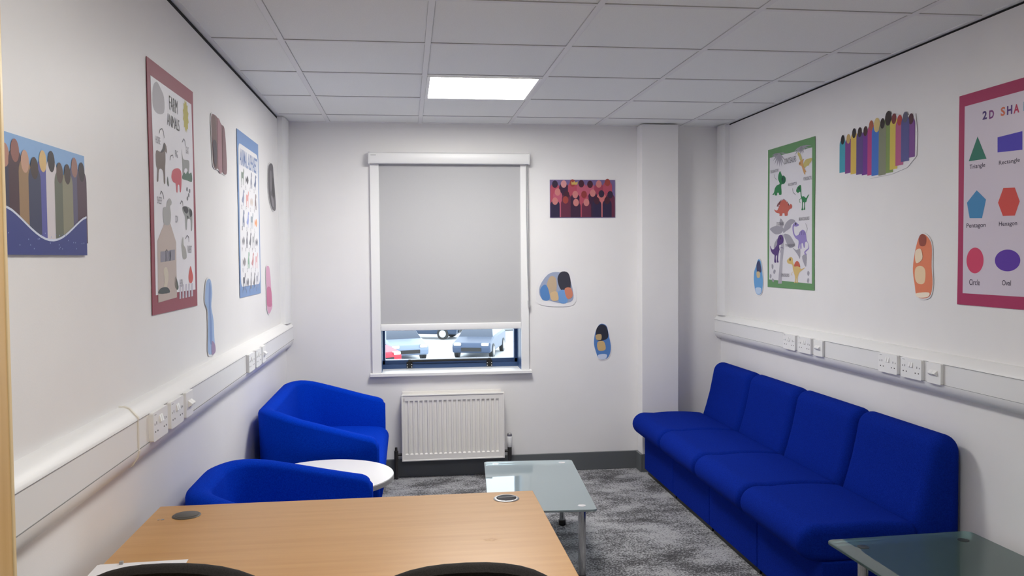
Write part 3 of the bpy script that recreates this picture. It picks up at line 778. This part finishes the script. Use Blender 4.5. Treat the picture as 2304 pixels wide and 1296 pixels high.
# --- dinosaurs poster (right wall)
D = Art('R', .770, 1.282); W_, H_ = .590, .832
D.sheet(wav(W_, H_, .004, seed=5), ink(100, 146, 98, 1.0))
D.poly([(.022, .046), (W_ - .026, .036), (W_ - .030, H_ - .056), (.026, H_ - .050)], mat('poster_lilac_white', (.70, .69, .73, 1), .4), 1)
o4, s4 = (1720, 300), 7.2; o5, s5 = (1720, 470), 6.823
def D4(col, *p, layer=3, sm=True):
    q = D.P(*p, org=o4, sc=s4); D.poly(catmull(q, 3) if sm else q, col, layer)
def D5(col, *p, layer=3, sm=True):
    q = D.P(*p, org=o5, sc=s5); D.poly(catmull(q, 3) if sm else q, col, layer)
PG, PG2 = ink(150, 148, 158, 1.1), ink(162, 160, 170, 1.1)
for ex, ey in ((125, 360), (120, 400), (150, 450), (175, 505), (215, 535), (255, 548), (295, 540), (330, 510), (345, 440), (380, 330)):
    dx, dy = ex - 250, ey - 315; L = math.hypot(dx, dy); nx, ny = -dy / L * 12, dx / L * 12
    D4(PG, (250, 315), (250 + dx * .5 + nx, 315 + dy * .5 + ny), (ex, ey), (250 + dx * .5 - nx, 315 + dy * .5 - ny), layer=2, sm=False)
for ex, ey in ((490, 300), (500, 360), (550, 350), (590, 345), (625, 335), (655, 320), (690, 270), (740, 240), (780, 195)):
    dx, dy = ex - 605, ey - 205; L = math.hypot(dx, dy); nx, ny = -dy / L * 12, dx / L * 12
    D4(PG, (605, 205), (605 + dx * .5 + nx, 205 + dy * .5 + ny), (ex, ey), (605 + dx * .5 - nx, 205 + dy * .5 - ny), layer=2, sm=False)
tbox(D, 'DINOSAURS', o4, s4, (338, 505), (527, 482), (338, 410), ink(92, 92, 98))
D4(ink(186, 174, 108), (640, 510), (660, 460), (685, 425), (730, 408), (785, 403), (770, 460), (742, 488), (732, 520), (702, 528), (668, 560))
D4(ink(186, 174, 108), (622, 435), (612, 370), (590, 325), (555, 308), (552, 345), (572, 385), (595, 445))
D4(ink(196, 150, 96), (573, 480), (590, 455), (622, 432), (655, 412), (640, 450), (642, 520), (680, 600), (692, 632), (670, 625), (676, 668), (655, 650), (638, 600), (615, 530), (592, 522), (573, 505), layer=4)
D4(ink(150, 110, 80), (575, 482), (590, 470), (602, 480), (600, 500), (585, 505), layer=5)
G1 = ink(42, 120, 72)
D4(G1, (265, 612), (240, 668), (234, 740), (252, 790), (258, 822), (215, 842), (182, 890), (166, 960), (140, 995), (165, 996), (182, 972), (180, 1003), (215, 1005), (220, 966), (245, 966), (250, 995), (286, 993), (290, 940), (284, 870), (290, 828), (320, 822), (346, 800), (358, 760), (352, 712), (320, 682), (300, 690), (285, 650))
D4(ink(34, 92, 70), (300, 700), (330, 700), (352, 740), (345, 790), (318, 815), (295, 790), layer=4)
D4(G1, (590, 836), (552, 865), (530, 912), (530, 945), (558, 965), (592, 945), (600, 990), (606, 1040), (622, 1095), (620, 1200), (612, 1242), (642, 1243), (634, 1200), (640, 1120), (655, 1122), (655, 1200), (645, 1236), (672, 1236), (670, 1190), (670, 1122), (692, 1110), (706, 1060), (738, 990), (712, 1008), (688, 1045), (650, 1018), (620, 1022), (612, 960), (611, 900), (606, 850))
D.line(D.P((604, 1050), (578, 1082), (592, 1130), org=o4, sc=s4), .004, G1, 3)
for (x, y) in ((303, 742), (576, 890)):
    e = D.P((x, y), org=o4, sc=s4)[0]; D.ell(e[0], e[1], .007, .009, DK, 5)
o8, s8 = (1660, 160), 2.3137
def D8(col, *p, layer=3, sm=True):
    q = D.P(*p, org=o8, sc=s8); D.poly(catmull(q, 3) if sm else q, col, layer)
for a in range(9):
    x = 212 + 7 * a; y = 705 - 30 * math.sin(PI * (a + .8) / 9.5)
    D8(ink(120, 62, 66), (x - 6, y + 8), (x + 1, y - 12), (x + 6, y + 8), layer=2, sm=False)
D8(ink(186, 96, 84), (193, 720), (203, 736), (221, 742), (221, 753), (235, 753), (237, 741), (247, 741), (249, 753), (263, 752), (265, 735), (275, 719), (285, 714), (287, 700), (279, 691), (270, 702), (262, 684), (246, 670), (230, 678), (219, 704), (208, 726))
PUR, LIL, YEL = ink(82, 56, 118), ink(140, 126, 186), ink(206, 178, 112)
D5(PG2, (276, 395), (306, 395), (312, 600), (290, 800), (278, 1148), (220, 1148), (240, 900), (262, 640), layer=2, sm=False)
for lf in (((300, 330), (340, 215), (420, 155), (490, 190), (430, 240), (410, 292), (345, 340), (305, 370)), ((300, 290), (200, 258), (100, 300), (115, 340), (180, 390), (250, 382), (290, 350)), ((310, 388), (395, 402), (450, 480), (482, 560), (400, 602), (350, 520)), ((440, 590), (500, 632), (560, 612), (556, 765), (520, 700)), ((590, 730), (660, 700), (652, 885), (618, 840)), ((258, 145), (302, 210), (292, 275), (242, 250)), ((215, 450), (205, 540), (158, 610), (165, 530)), ((125, 845), (150, 870), (140, 930), (122, 900)), ((160, 930), (185, 950), (165, 1000), (145, 975)), ((100, 1000), (120, 1020), (110, 1070), (92, 1050)), ((135, 1065), (160, 1090), (150, 1125), (125, 1100)), ((680, 950), (705, 980), (690, 1030), (668, 1000)), ((680, 1060), (700, 1090), (685, 1140), (664, 1110))):
    D5(PG, *lf, layer=2)
D5(PUR, (265, 397), (236, 410), (220, 445), (207, 500), (203, 552), (152, 620), (122, 612), (99, 562), (110, 640), (138, 690), (166, 712), (162, 790), (166, 822), (192, 822), (186, 760), (190, 722), (205, 716), (202, 790), (206, 822), (230, 818), (220, 780), (226, 700), (242, 620), (236, 562), (270, 545), (300, 512), (306, 460), (290, 415))
D5(LIL, (490, 203), (452, 240), (442, 300), (454, 380), (490, 450), (536, 490), (528, 600), (546, 602), (560, 532), (566, 612), (582, 604), (582, 532), (602, 532), (616, 592), (632, 590), (636, 520), (660, 502), (686, 545), (684, 600), (650, 630), (624, 662), (634, 696), (664, 698), (642, 672), (668, 642), (696, 610), (694, 550), (664, 480), (652, 400), (640, 350), (602, 318), (560, 348), (540, 390), (502, 412), (476, 388), (462, 320), (466, 268), (500, 272), (545, 250), (515, 220))
for a in range(4): D.line(D.P((558 + 24 * a, 350 - 18 * math.sin(PI * (a + .5) / 4) + 8), (554 + 28 * a, 400), org=o5, sc=s5), .005, ink(92, 80, 132), 4)
D5(YEL, (415, 738), (376, 768), (358, 800), (374, 836), (410, 846), (440, 862), (450, 930), (470, 1000), (482, 1050), (480, 1110), (466, 1132), (492, 1132), (500, 1062), (506, 1112), (500, 1132), (524, 1132), (522, 1060), (546, 980), (592, 942), (640, 898), (572, 924), (552, 880), (500, 882), (470, 860), (452, 820), (446, 762))
D5(ink(190, 92, 74), (470, 884), (480, 830), (514, 800), (546, 830), (562, 895), (520, 880), layer=4)
for (x, y) in ((260, 450), (408, 778), (495, 228)):
    e = D.P((x, y), org=o5, sc=s5)[0]; D.ell(e[0], e[1], .006, .008, DK, 5)
D.line(D.P((240, 610), (262, 650), (250, 675), org=o5, sc=s5), .003, PUR, 4); D.line(D.P((255, 600), (290, 592), (300, 610), org=o5, sc=s5), .003, PUR, 4)
D.line(D.P((446, 965), (425, 1000), (440, 1020), org=o5, sc=s5), .003, YEL, 4)
CAPG = ink(120, 118, 126)
for st, o_, s_, bl, br, tl in (('TRICERATOPS', o4, s4, (110, 652), (242, 628), (110, 605)), ('PTERODACTYL', o4, s4, (645, 770), (780, 742), (645, 715)), ('VELOCIRAPTOR', o4, s4, (394, 858), (538, 832), (394, 812)),
                               ('STEGOSAURUS', o5, s5, (196, 258), (312, 250), (196, 208)), ('BRONTOSAURUS', o5, s5, (543, 184), (702, 168), (543, 132)), ('TYRANNOSAURUS', o5, s5, (330, 584), (484, 580), (330, 540)), ('SPINOSAURUS', o5, s5, (270, 1040), (394, 1040), (270, 990))):
    tbox(D, st, o_, s_, bl, br, tl, CAPG, 4)
for o_, s_, p in ((o4, s4, ((172, 665), (180, 715), (210, 752))), (o4, s4, ((470, 890), (478, 960), (520, 995))), (o5, s5, ((645, 225), (672, 300), (660, 365)))):
    D.line(D.P(*p, org=o_, sc=s_), .003, CAPG, 4)
D.build('dinosaur_poster', 'tall dinosaurs poster with green border on right wall')

# --- 2D shapes poster (right wall, runs out of the picture)
S = Art('R', 2.544, 1.272); W_, H_ = .60, .828
S.sheet(wav(W_, H_, .003, seed=8), ink(168, 44, 92, 1.0))
S.poly([(.034, .046), (W_ - .034, .046), (W_ - .034, H_ - .046), (.034, H_ - .046)], mat('poster_lilac', (.64, .575, .66, 1), .4), 1)
so, ss = (0, 0), 1.0
def SP(*p): return S.P(*p)
def centre(px, py): return SP((px, py))[0]
for chs, x0, x1, yb, yt, cc in (('2', 2213, 2223, 270, 251, (66, 40, 110)), ('D', 2228, 2239, 268, 249, (120, 50, 120)), ('S', 2254, 2264, 262, 242, (206, 110, 80)), ('H', 2268, 2280, 259, 239, (84, 40, 120)), ('A', 2283, 2296, 256, 236, (186, 44, 84))):
    b, c_, t_ = SP((x0, yb), (x1, yb - 2), (x0, yt)); S.text(chs, b[0], c_[0], b[1], t_[1], ink(*cc), 2, .035)
bz = SP((2254, 262), (2254, 242)); zb, zt = bz[0][1], bz[1][1]
xa = SP((2300, 254))[0][0]
for i, (chs, cc) in enumerate((('P', (60, 140, 180)), ('E', (84, 40, 120)), ('S', (206, 110, 80)))): S.text(chs, xa + .012 + .036 * i, xa + .038 + .036 * i, zb, zt, ink(*cc), 2, .035)
S.poly(SP((2202, 307), (2182, 363), (2222, 357)), ink(28, 112, 92), 2)
S.poly(SP((2247, 309), (2303, 295), (2303, 337), (2247, 343)), ink(66, 48, 176), 2)
S.poly(SP((2200, 428), (2221, 449), (2212, 491), (2184, 491), (2178, 456)), ink(56, 130, 180), 2)
S.poly(SP((2260, 423), (2286, 422), (2297, 453), (2286, 485), (2259, 486), (2248, 456)), ink(206, 70, 62), 2)
c0 = centre(2196, 586); S.ell(c0[0], c0[1], .049, .050, ink(204, 60, 98), 2, 40)
c0 = centre(2269, 586); S.ell(c0[0], c0[1], .0655, .040, ink(88, 44, 158), 2, 40)
for st, x0, x1, yb, yt in (('Triangle', 2184, 2219, 384, 371), ('Rectangle', 2250, 2297, 374, 362), ('Pentagon', 2177, 2220, 516, 503), ('Hexagon', 2250, 2291, 512, 499), ('Circle', 2183, 2207, 641, 628), ('Oval', 2257, 2277, 642, 630)):
    b, c_, t_ = SP((x0, yb), (x1, yb), (x0, yt)); S.text(st, b[0], c_[0], b[1], t_[1], ink(46, 34, 60), 2, .007)
S.build('shapes_poster', 'large 2D shapes poster with magenta border on right wall')

# --- group pictures: plain stand-ins in the same colours
def pegs(art, spec, layer=2):
    """round-topped colour columns: (x, z0, z1, half-width, body, top colour)"""
    for i, (x, z0, z1, hw, bc, tc) in enumerate(spec):
        pts = [(x - hw, z0), (x + hw, z0)] + [(x + hw * math.cos(PI * k / 10), z1 - hw + hw * math.sin(PI * k / 10)) for k in range(11)]
        art.poly(pts, ink(*bc), layer + .3 * (i % 4))
        art.ell(x, z1 - hw * .2, hw * .62, hw * .8, ink(*tc), layer + .3 * (i % 4) + .15, 18)
L1 = Art('L', -3.880, 1.487); W_, H_ = .440, .246
L1.sheet([(0, 0), (W_, 0), (W_, H_), (0, H_)], ink(128, 164, 206, 1.15), .004)
rs = random.Random(3)
spec = []
bod = [(60, 58, 78), (76, 54, 62), (150, 122, 92), (62, 66, 92), (90, 92, 160), (206, 200, 204), (104, 108, 96), (138, 136, 116), (96, 92, 118), (86, 66, 78)]
hed = [(176, 128, 112), (140, 92, 84), (190, 150, 128), (70, 56, 54), (208, 176, 120), (54, 48, 52), (92, 76, 70), (72, 60, 58), (150, 112, 104), (56, 48, 52)]
for i in range(10): spec.append((.022 + .044 * i, .03, .205 + .014 * math.sin(i * 1.7), .030, bod[i], hed[i]))
pegs(L1, spec)
wavep = [(W_ * k / 20, .095 - .062 * math.sin(PI * min(1, max(0, (k / 20 - .05) / .95))) ** 1.4) for k in range(21)]
L1.poly([(0, 0), (W_, 0)] + wavep[::-1], ink(58, 66, 128, 1.1), 4)
L1.line(wavep, .005, ink(205, 212, 230), 5)
for i in range(26): x = rs.uniform(.02, W_ - .02); L1.ell(x, rs.uniform(.012, .05), .0016, .0016, ink(150, 165, 210), 5, 8)
L1.build('blue_picture', 'blue picture with rows of figures on left wall, cut by frame edge')

P1 = Art('B', 1.772, 1.744); W_, H_ = .455, .258
P1.sheet([(0, 0), (W_, 0), (W_, H_), (0, H_)], ink(112, 96, 140), .004)
rs = random.Random(11)
cc = [(150, 62, 84), (96, 44, 66), (176, 88, 108), (60, 36, 60), (190, 110, 110), (120, 52, 72), (46, 38, 66), (168, 74, 92)]
hc = [(70, 36, 50), (200, 140, 140), (136, 56, 56), (52, 40, 60), (190, 120, 118), (150, 66, 60), (206, 150, 150)]
for r_, (zt, n) in enumerate(((.235, 7), (.175, 7), (.115, 6))):
    pegs(P1, [(.035 + (W_ - .07) * (i + .5 * (r_ % 2) * .6) / (n - .7), .004, zt + rs.uniform(-.012, .012), .032, rs.choice(cc), rs.choice(hc)) for i in range(n)], 2 + 2 * r_)
P1.poly([(.15, .225), (.19, .225), (.195, .248), (.18, .238), (.17, .25), (.16, .238), (.148, .248)], ink(190, 160, 90), 3.6)
P1.build('crowd_picture', 'wide dark red and mauve picture on the back wall right of the blind')

def cut_outline(pts, grow):
    cx = sum(p[0] for p in pts) / len(pts); cz = sum(p[1] for p in pts) / len(pts); out = []
    for x, z in pts:
        d = math.hypot(x - cx, z - cz) or 1; out.append((x + (x - cx) / d * grow, z + (z - cz) / d * grow))
    return out
PAPW = mat('cut_paper', (.80, .79, .80, 1), .35)
def cutout(side, name, label, outline, patches, base, grow=.006, sheet=None):
    p0 = wallpt(*outline[0], side); a = Art(side, p0[0], p0[1])
    q = catmull(a.P(*outline), 4)
    a.sheet(catmull(a.P(*sheet), 4) if sheet else cut_outline(q, grow), PAPW)
    if base: a.poly(q, ink(*base), 1)
    for i, (col, pts) in enumerate(patches): a.poly(catmull(a.P(*pts), 4), ink(*col), 2 + i)
    return a.build(name, label, 'paper cutout')
cutout('L', 'paper_cutout', 'brown and mauve striped paper cutout on left wall between the two tall posters', [(473, 262), (480, 258), (488, 266), (496, 280), (503, 290), (507, 340), (508, 390), (498, 388), (488, 380), (478, 372), (475, 320)],
       [((120, 100, 98), [(474, 266), (481, 262), (485, 300), (486, 376), (478, 370), (476, 320)]), ((158, 122, 128), [(487, 268), (494, 280), (496, 330), (497, 386), (489, 380), (487, 320)]), ((134, 106, 110), [(498, 290), (503, 294), (506, 340), (507, 388), (499, 386), (498, 340)]),
        ((84, 76, 84), [(476, 318), (484, 322), (484, 372), (479, 366)])], (140, 112, 114))
cutout('L', 'paper_cutout', 'dark grey shaggy paper cutout on left wall, farthest right near the corner', [(602, 380), (606, 368), (612, 372), (614, 395), (617, 430), (619, 470), (612, 472), (605, 450), (602, 420)],
       [((126, 122, 126), [(605, 390), (609, 386), (610, 420), (607, 430)]), ((74, 72, 76), [(611, 400), (614, 410), (616, 440), (612, 440)]), ((140, 136, 142), [(608, 440), (613, 448), (614, 466), (610, 460)])], (100, 97, 102))
cutout('L', 'paper_cutout', 'long wavy blue paper cutout on left wall above the trunking', [(461, 640), (466, 628), (472, 632), (475, 660), (473, 690), (478, 720), (480, 760), (482, 790), (474, 797), (466, 792), (466, 740), (465, 700), (459, 680)],
       [((120, 146, 196), [(468, 636), (472, 650), (471, 690), (474, 730), (475, 770), (470, 770), (469, 720), (467, 680)]), ((150, 128, 164), [(474, 768), (481, 775), (482, 792), (474, 797)])], (150, 176, 214))
cutout('L', 'paper_cutout', 'slim pink paper cutout on left wall beside the blue bordered poster', [(597, 606), (601, 598), (605, 606), (608, 640), (609, 670), (611, 690), (604, 706), (599, 690), (598, 650)],
       [((196, 112, 148), [(599, 648), (608, 650), (610, 686), (603, 690), (599, 684)])], (212, 160, 186))
# back wall
cutout('B', 'paper_cutout', 'round edged white paper cutout with blue, tan and black patches on back wall', [(1214, 645), (1232, 618), (1255, 612), (1278, 622), (1288, 650), (1288, 676), (1262, 682), (1236, 676), (1216, 668)],
       [((58, 58, 70), [(1254, 628), (1262, 612), (1278, 614), (1284, 636), (1280, 656), (1262, 652)]), ((186, 164, 138), [(1230, 640), (1238, 622), (1250, 626), (1252, 650), (1244, 664), (1232, 658)]), ((84, 128, 184), [(1215, 652), (1226, 640), (1234, 652), (1236, 674), (1220, 674)]),
        ((110, 152, 204), [(1256, 656), (1274, 654), (1276, 680), (1258, 680)]), ((200, 128, 104), [(1270, 650), (1284, 648), (1288, 666), (1276, 672)]), ((206, 178, 138), [(1238, 660), (1252, 656), (1256, 674), (1242, 676)])], (150, 160, 184),
       sheet=[(1206, 660), (1214, 630), (1236, 606), (1262, 600), (1288, 612), (1296, 650), (1292, 684), (1256, 690), (1212, 684)])
cutout('B', 'paper_cutout', 'small blue and black paper cutout low on back wall left of the pillar', [(1340, 745), (1350, 729), (1364, 733), (1370, 756), (1374, 778), (1372, 796), (1364, 807), (1348, 807), (1340, 790), (1336, 770)],
       [((44, 46, 58), [(1341, 742), (1351, 730), (1364, 735), (1368, 758), (1356, 766), (1342, 764)]), ((196, 166, 116), [(1344, 770), (1358, 768), (1362, 786), (1346, 788)]), ((196, 206, 226), [(1346, 798), (1364, 797), (1362, 807), (1348, 807)]), ((186, 160, 116), [(1340, 754), (1352, 752), (1352, 764), (1342, 764)])], (82, 124, 184))
# right wall
cutout('R', 'paper_cutout', 'small sky blue paper cutout on right wall left of the green bordered poster', [(1702, 600), (1707, 584), (1713, 588), (1716, 610), (1718, 636), (1714, 660), (1703, 660), (1698, 636), (1698, 614)],
       [((58, 66, 104), [(1704, 594), (1709, 586), (1713, 596), (1714, 612), (1705, 612)]), ((200, 180, 140), [(1704, 612), (1711, 612), (1711, 624), (1705, 624)]), ((186, 206, 230), [(1702, 648), (1714, 648), (1713, 660), (1704, 660)])], (100, 158, 210))
cutout('R', 'paper_cutout', 'orange and cream paper cutout on right wall beside the magenta bordered poster', [(2062, 560), (2072, 530), (2086, 530), (2098, 552), (2098, 600), (2100, 640), (2092, 668), (2066, 668), (2060, 640), (2056, 604)],
       [((232, 204, 166), [(2062, 604), (2074, 598), (2084, 608), (2082, 636), (2068, 638), (2061, 626)]), ((150, 74, 60), [(2070, 534), (2078, 526), (2086, 534), (2084, 552), (2072, 552)]), ((240, 226, 206), [(2064, 660), (2092, 658), (2090, 668), (2068, 669)]), ((238, 218, 190), [(2062, 566), (2074, 560), (2078, 582), (2064, 592)])], (224, 128, 92))
pr_ = Art('R', 1.612, 1.880)
q = pr_.P((1893, 388), (1890, 360), (1893, 312), (1915, 296), (1940, 282), (1965, 264), (1990, 262), (2020, 262), (2045, 262), (2058, 258), (2062, 300), (2060, 350), (2040, 374), (2005, 388), (1960, 396), (1925, 394))
pr_.sheet(cut_outline(q, .012), PAPW)
gown = [(60, 150, 170), (120, 60, 130), (206, 176, 84), (90, 70, 130), (110, 50, 140), (176, 60, 120), (60, 110, 190), (128, 132, 110), (124, 146, 84), (206, 186, 84), (176, 90, 130), (84, 84, 140), (120, 70, 140)]
hair = [(36, 32, 36), (190, 160, 100), (44, 36, 40), (60, 46, 44), (70, 40, 44), (166, 96, 70), (206, 184, 120), (46, 36, 36), (50, 38, 38), (120, 56, 56), (176, 66, 60), (90, 90, 110), (80, 40, 50)]
spec = []
for i in range(13):
    t_ = i / 12; x = 1898 + 154 * t_; top = 312 - 48 * min(1, t_ * 1.45) + 4 * math.sin(i * 2.1); bot = 388 + 6 * math.sin(PI * t_) - (34 * max(0, t_ - .62) / .38)
    a_, b_ = pr_.P((x, top), (x, bot))
    spec.append((a_[0], b_[1], a_[1], .030 if i not in (6, 8) else .042, gown[i], hair[i]))
pegs(pr_, spec)
pr_.build('group_cutout', 'wide multicoloured paper cutout of a row of figures on right wall', 'paper cutout')

# ------------------------------------------------------------------ outside: a car park seen below the blind
struct(MB().box(-25, 35, 1.0, 90, -3.1, -3.0).build('ground_outside', noisy('pale_wet_ground', (.60, .62, .63, 1), (.72, .73, .74, 1), (.4, .4, .4), .5)))
def car(label, loc, rz, paint):
    t = thing('car', label, 'car', loc, rz, 'cars parked outside the window')
    # local: front towards -y
    side = [(-2.1, .28), (-2.15, .55), (-2.05, .72), (-1.1, .92), (-.95, .95), (1.9, 1.0), (2.1, .85), (2.1, .3)]
    b = MB(); b.prism(side, 'x', -.86, .86); b.build('body', paint, t, bevel=.08, seg=4)
    cab = [(-1.15, .90), (-.35, 1.42), (.0, 1.46), (1.2, 1.44), (1.85, .98)]
    b = MB(); n = len(cab)
    lo = [(-.80 + .20 * (z - .9) / .55, y, z) for y, z in cab]; hi = [(.80 - .20 * (z - .9) / .55, y, z) for y, z in cab]
    b.add(lo + hi, [(i, (i + 1) % n, n + (i + 1) % n, n + i) for i in range(n)] + [tuple(range(n))[::-1], tuple(range(n, 2 * n))])
    b.build('cabin_glass', mat('car_glass', (.03, .045, .075, 1), .1), t, bevel=.03)
    b = MB(); b.box(-.60, .60, -.35, 1.2, 1.445, 1.475); b.build('roof', paint, t, bevel=.012)
    for sx in (-1, 1):
        b = MB(); b.prism(rrect(sx * .62 - .17, sx * .62 + .17, .60, .74, .05, 4), 'y', -2.14, -2.02); b.build('headlight', M_CHROME, t)
        for y in (-1.35, 1.35):
            wv = MB(); wv.tube([(sx * .70, y, .32), (sx * .88, y, .32)], .32, 28); wo = wv.build('wheel', M_BLACK, t)
            wv = MB(); wv.tube([(sx * .87, y, .32), (sx * .89, y, .32)], .20, 20); wv.build('hub', M_STEEL, wo)
    b = MB(); b.box(-.45, .45, -2.165, -2.10, .36, .52); b.build('grille', M_BLACK, t)
    return t
MID = mat('mid_blue_paint', (.05, .075, .13, 1), .3, .3)
SIL = mat('silver_paint', (.20, .25, .34, 1), .3, .3); DKP = mat('blue_grey_paint', (.03, .05, .09, 1), .3, .2); RED = mat('red_paint', (.55, .02, .04, 1), .3)
car('silver car parked outside, seen at the left through the window gap', (.35, 32.6, -3), .25, SIL)
car('blue grey car parked outside, seen at the right through the window gap', (4.15, 33.0, -3), -.28, MID)
car('dark car parked behind the front cars, left of the bright gap', (1.75, 41.5, -3), 1.2, DKP)
car('dark car parked behind the front cars, right of the bright gap', (6.8, 45.5, -3), 1.75, DKP)
car('red car parked outside, showing in the lower left of the window gap', (-1.35, 29.6, -3), .6, RED)

# ------------------------------------------------------------------ daylight + view
wd = bpy.data.worlds.new('overcast'); bpy.context.scene.world = wd; wd.use_nodes = True
wd.node_tree.nodes['Background'].inputs[0].default_value = (.86, .94, 1.0, 1)
wd.node_tree.nodes['Background'].inputs[1].default_value = 3.8
sc = bpy.context.scene
sc.view_settings.view_transform = 'Standard'; sc.view_settings.look = 'None'; sc.view_settings.gamma = 1
sc.view_settings.use_curve_mapping = False
sc.view_settings.exposure = 0.0
sc.cycles.max_bounces = 14; sc.cycles.diffuse_bounces = 8; sc.cycles.transparent_max_bounces = 12
sc.cycles.use_denoising = True
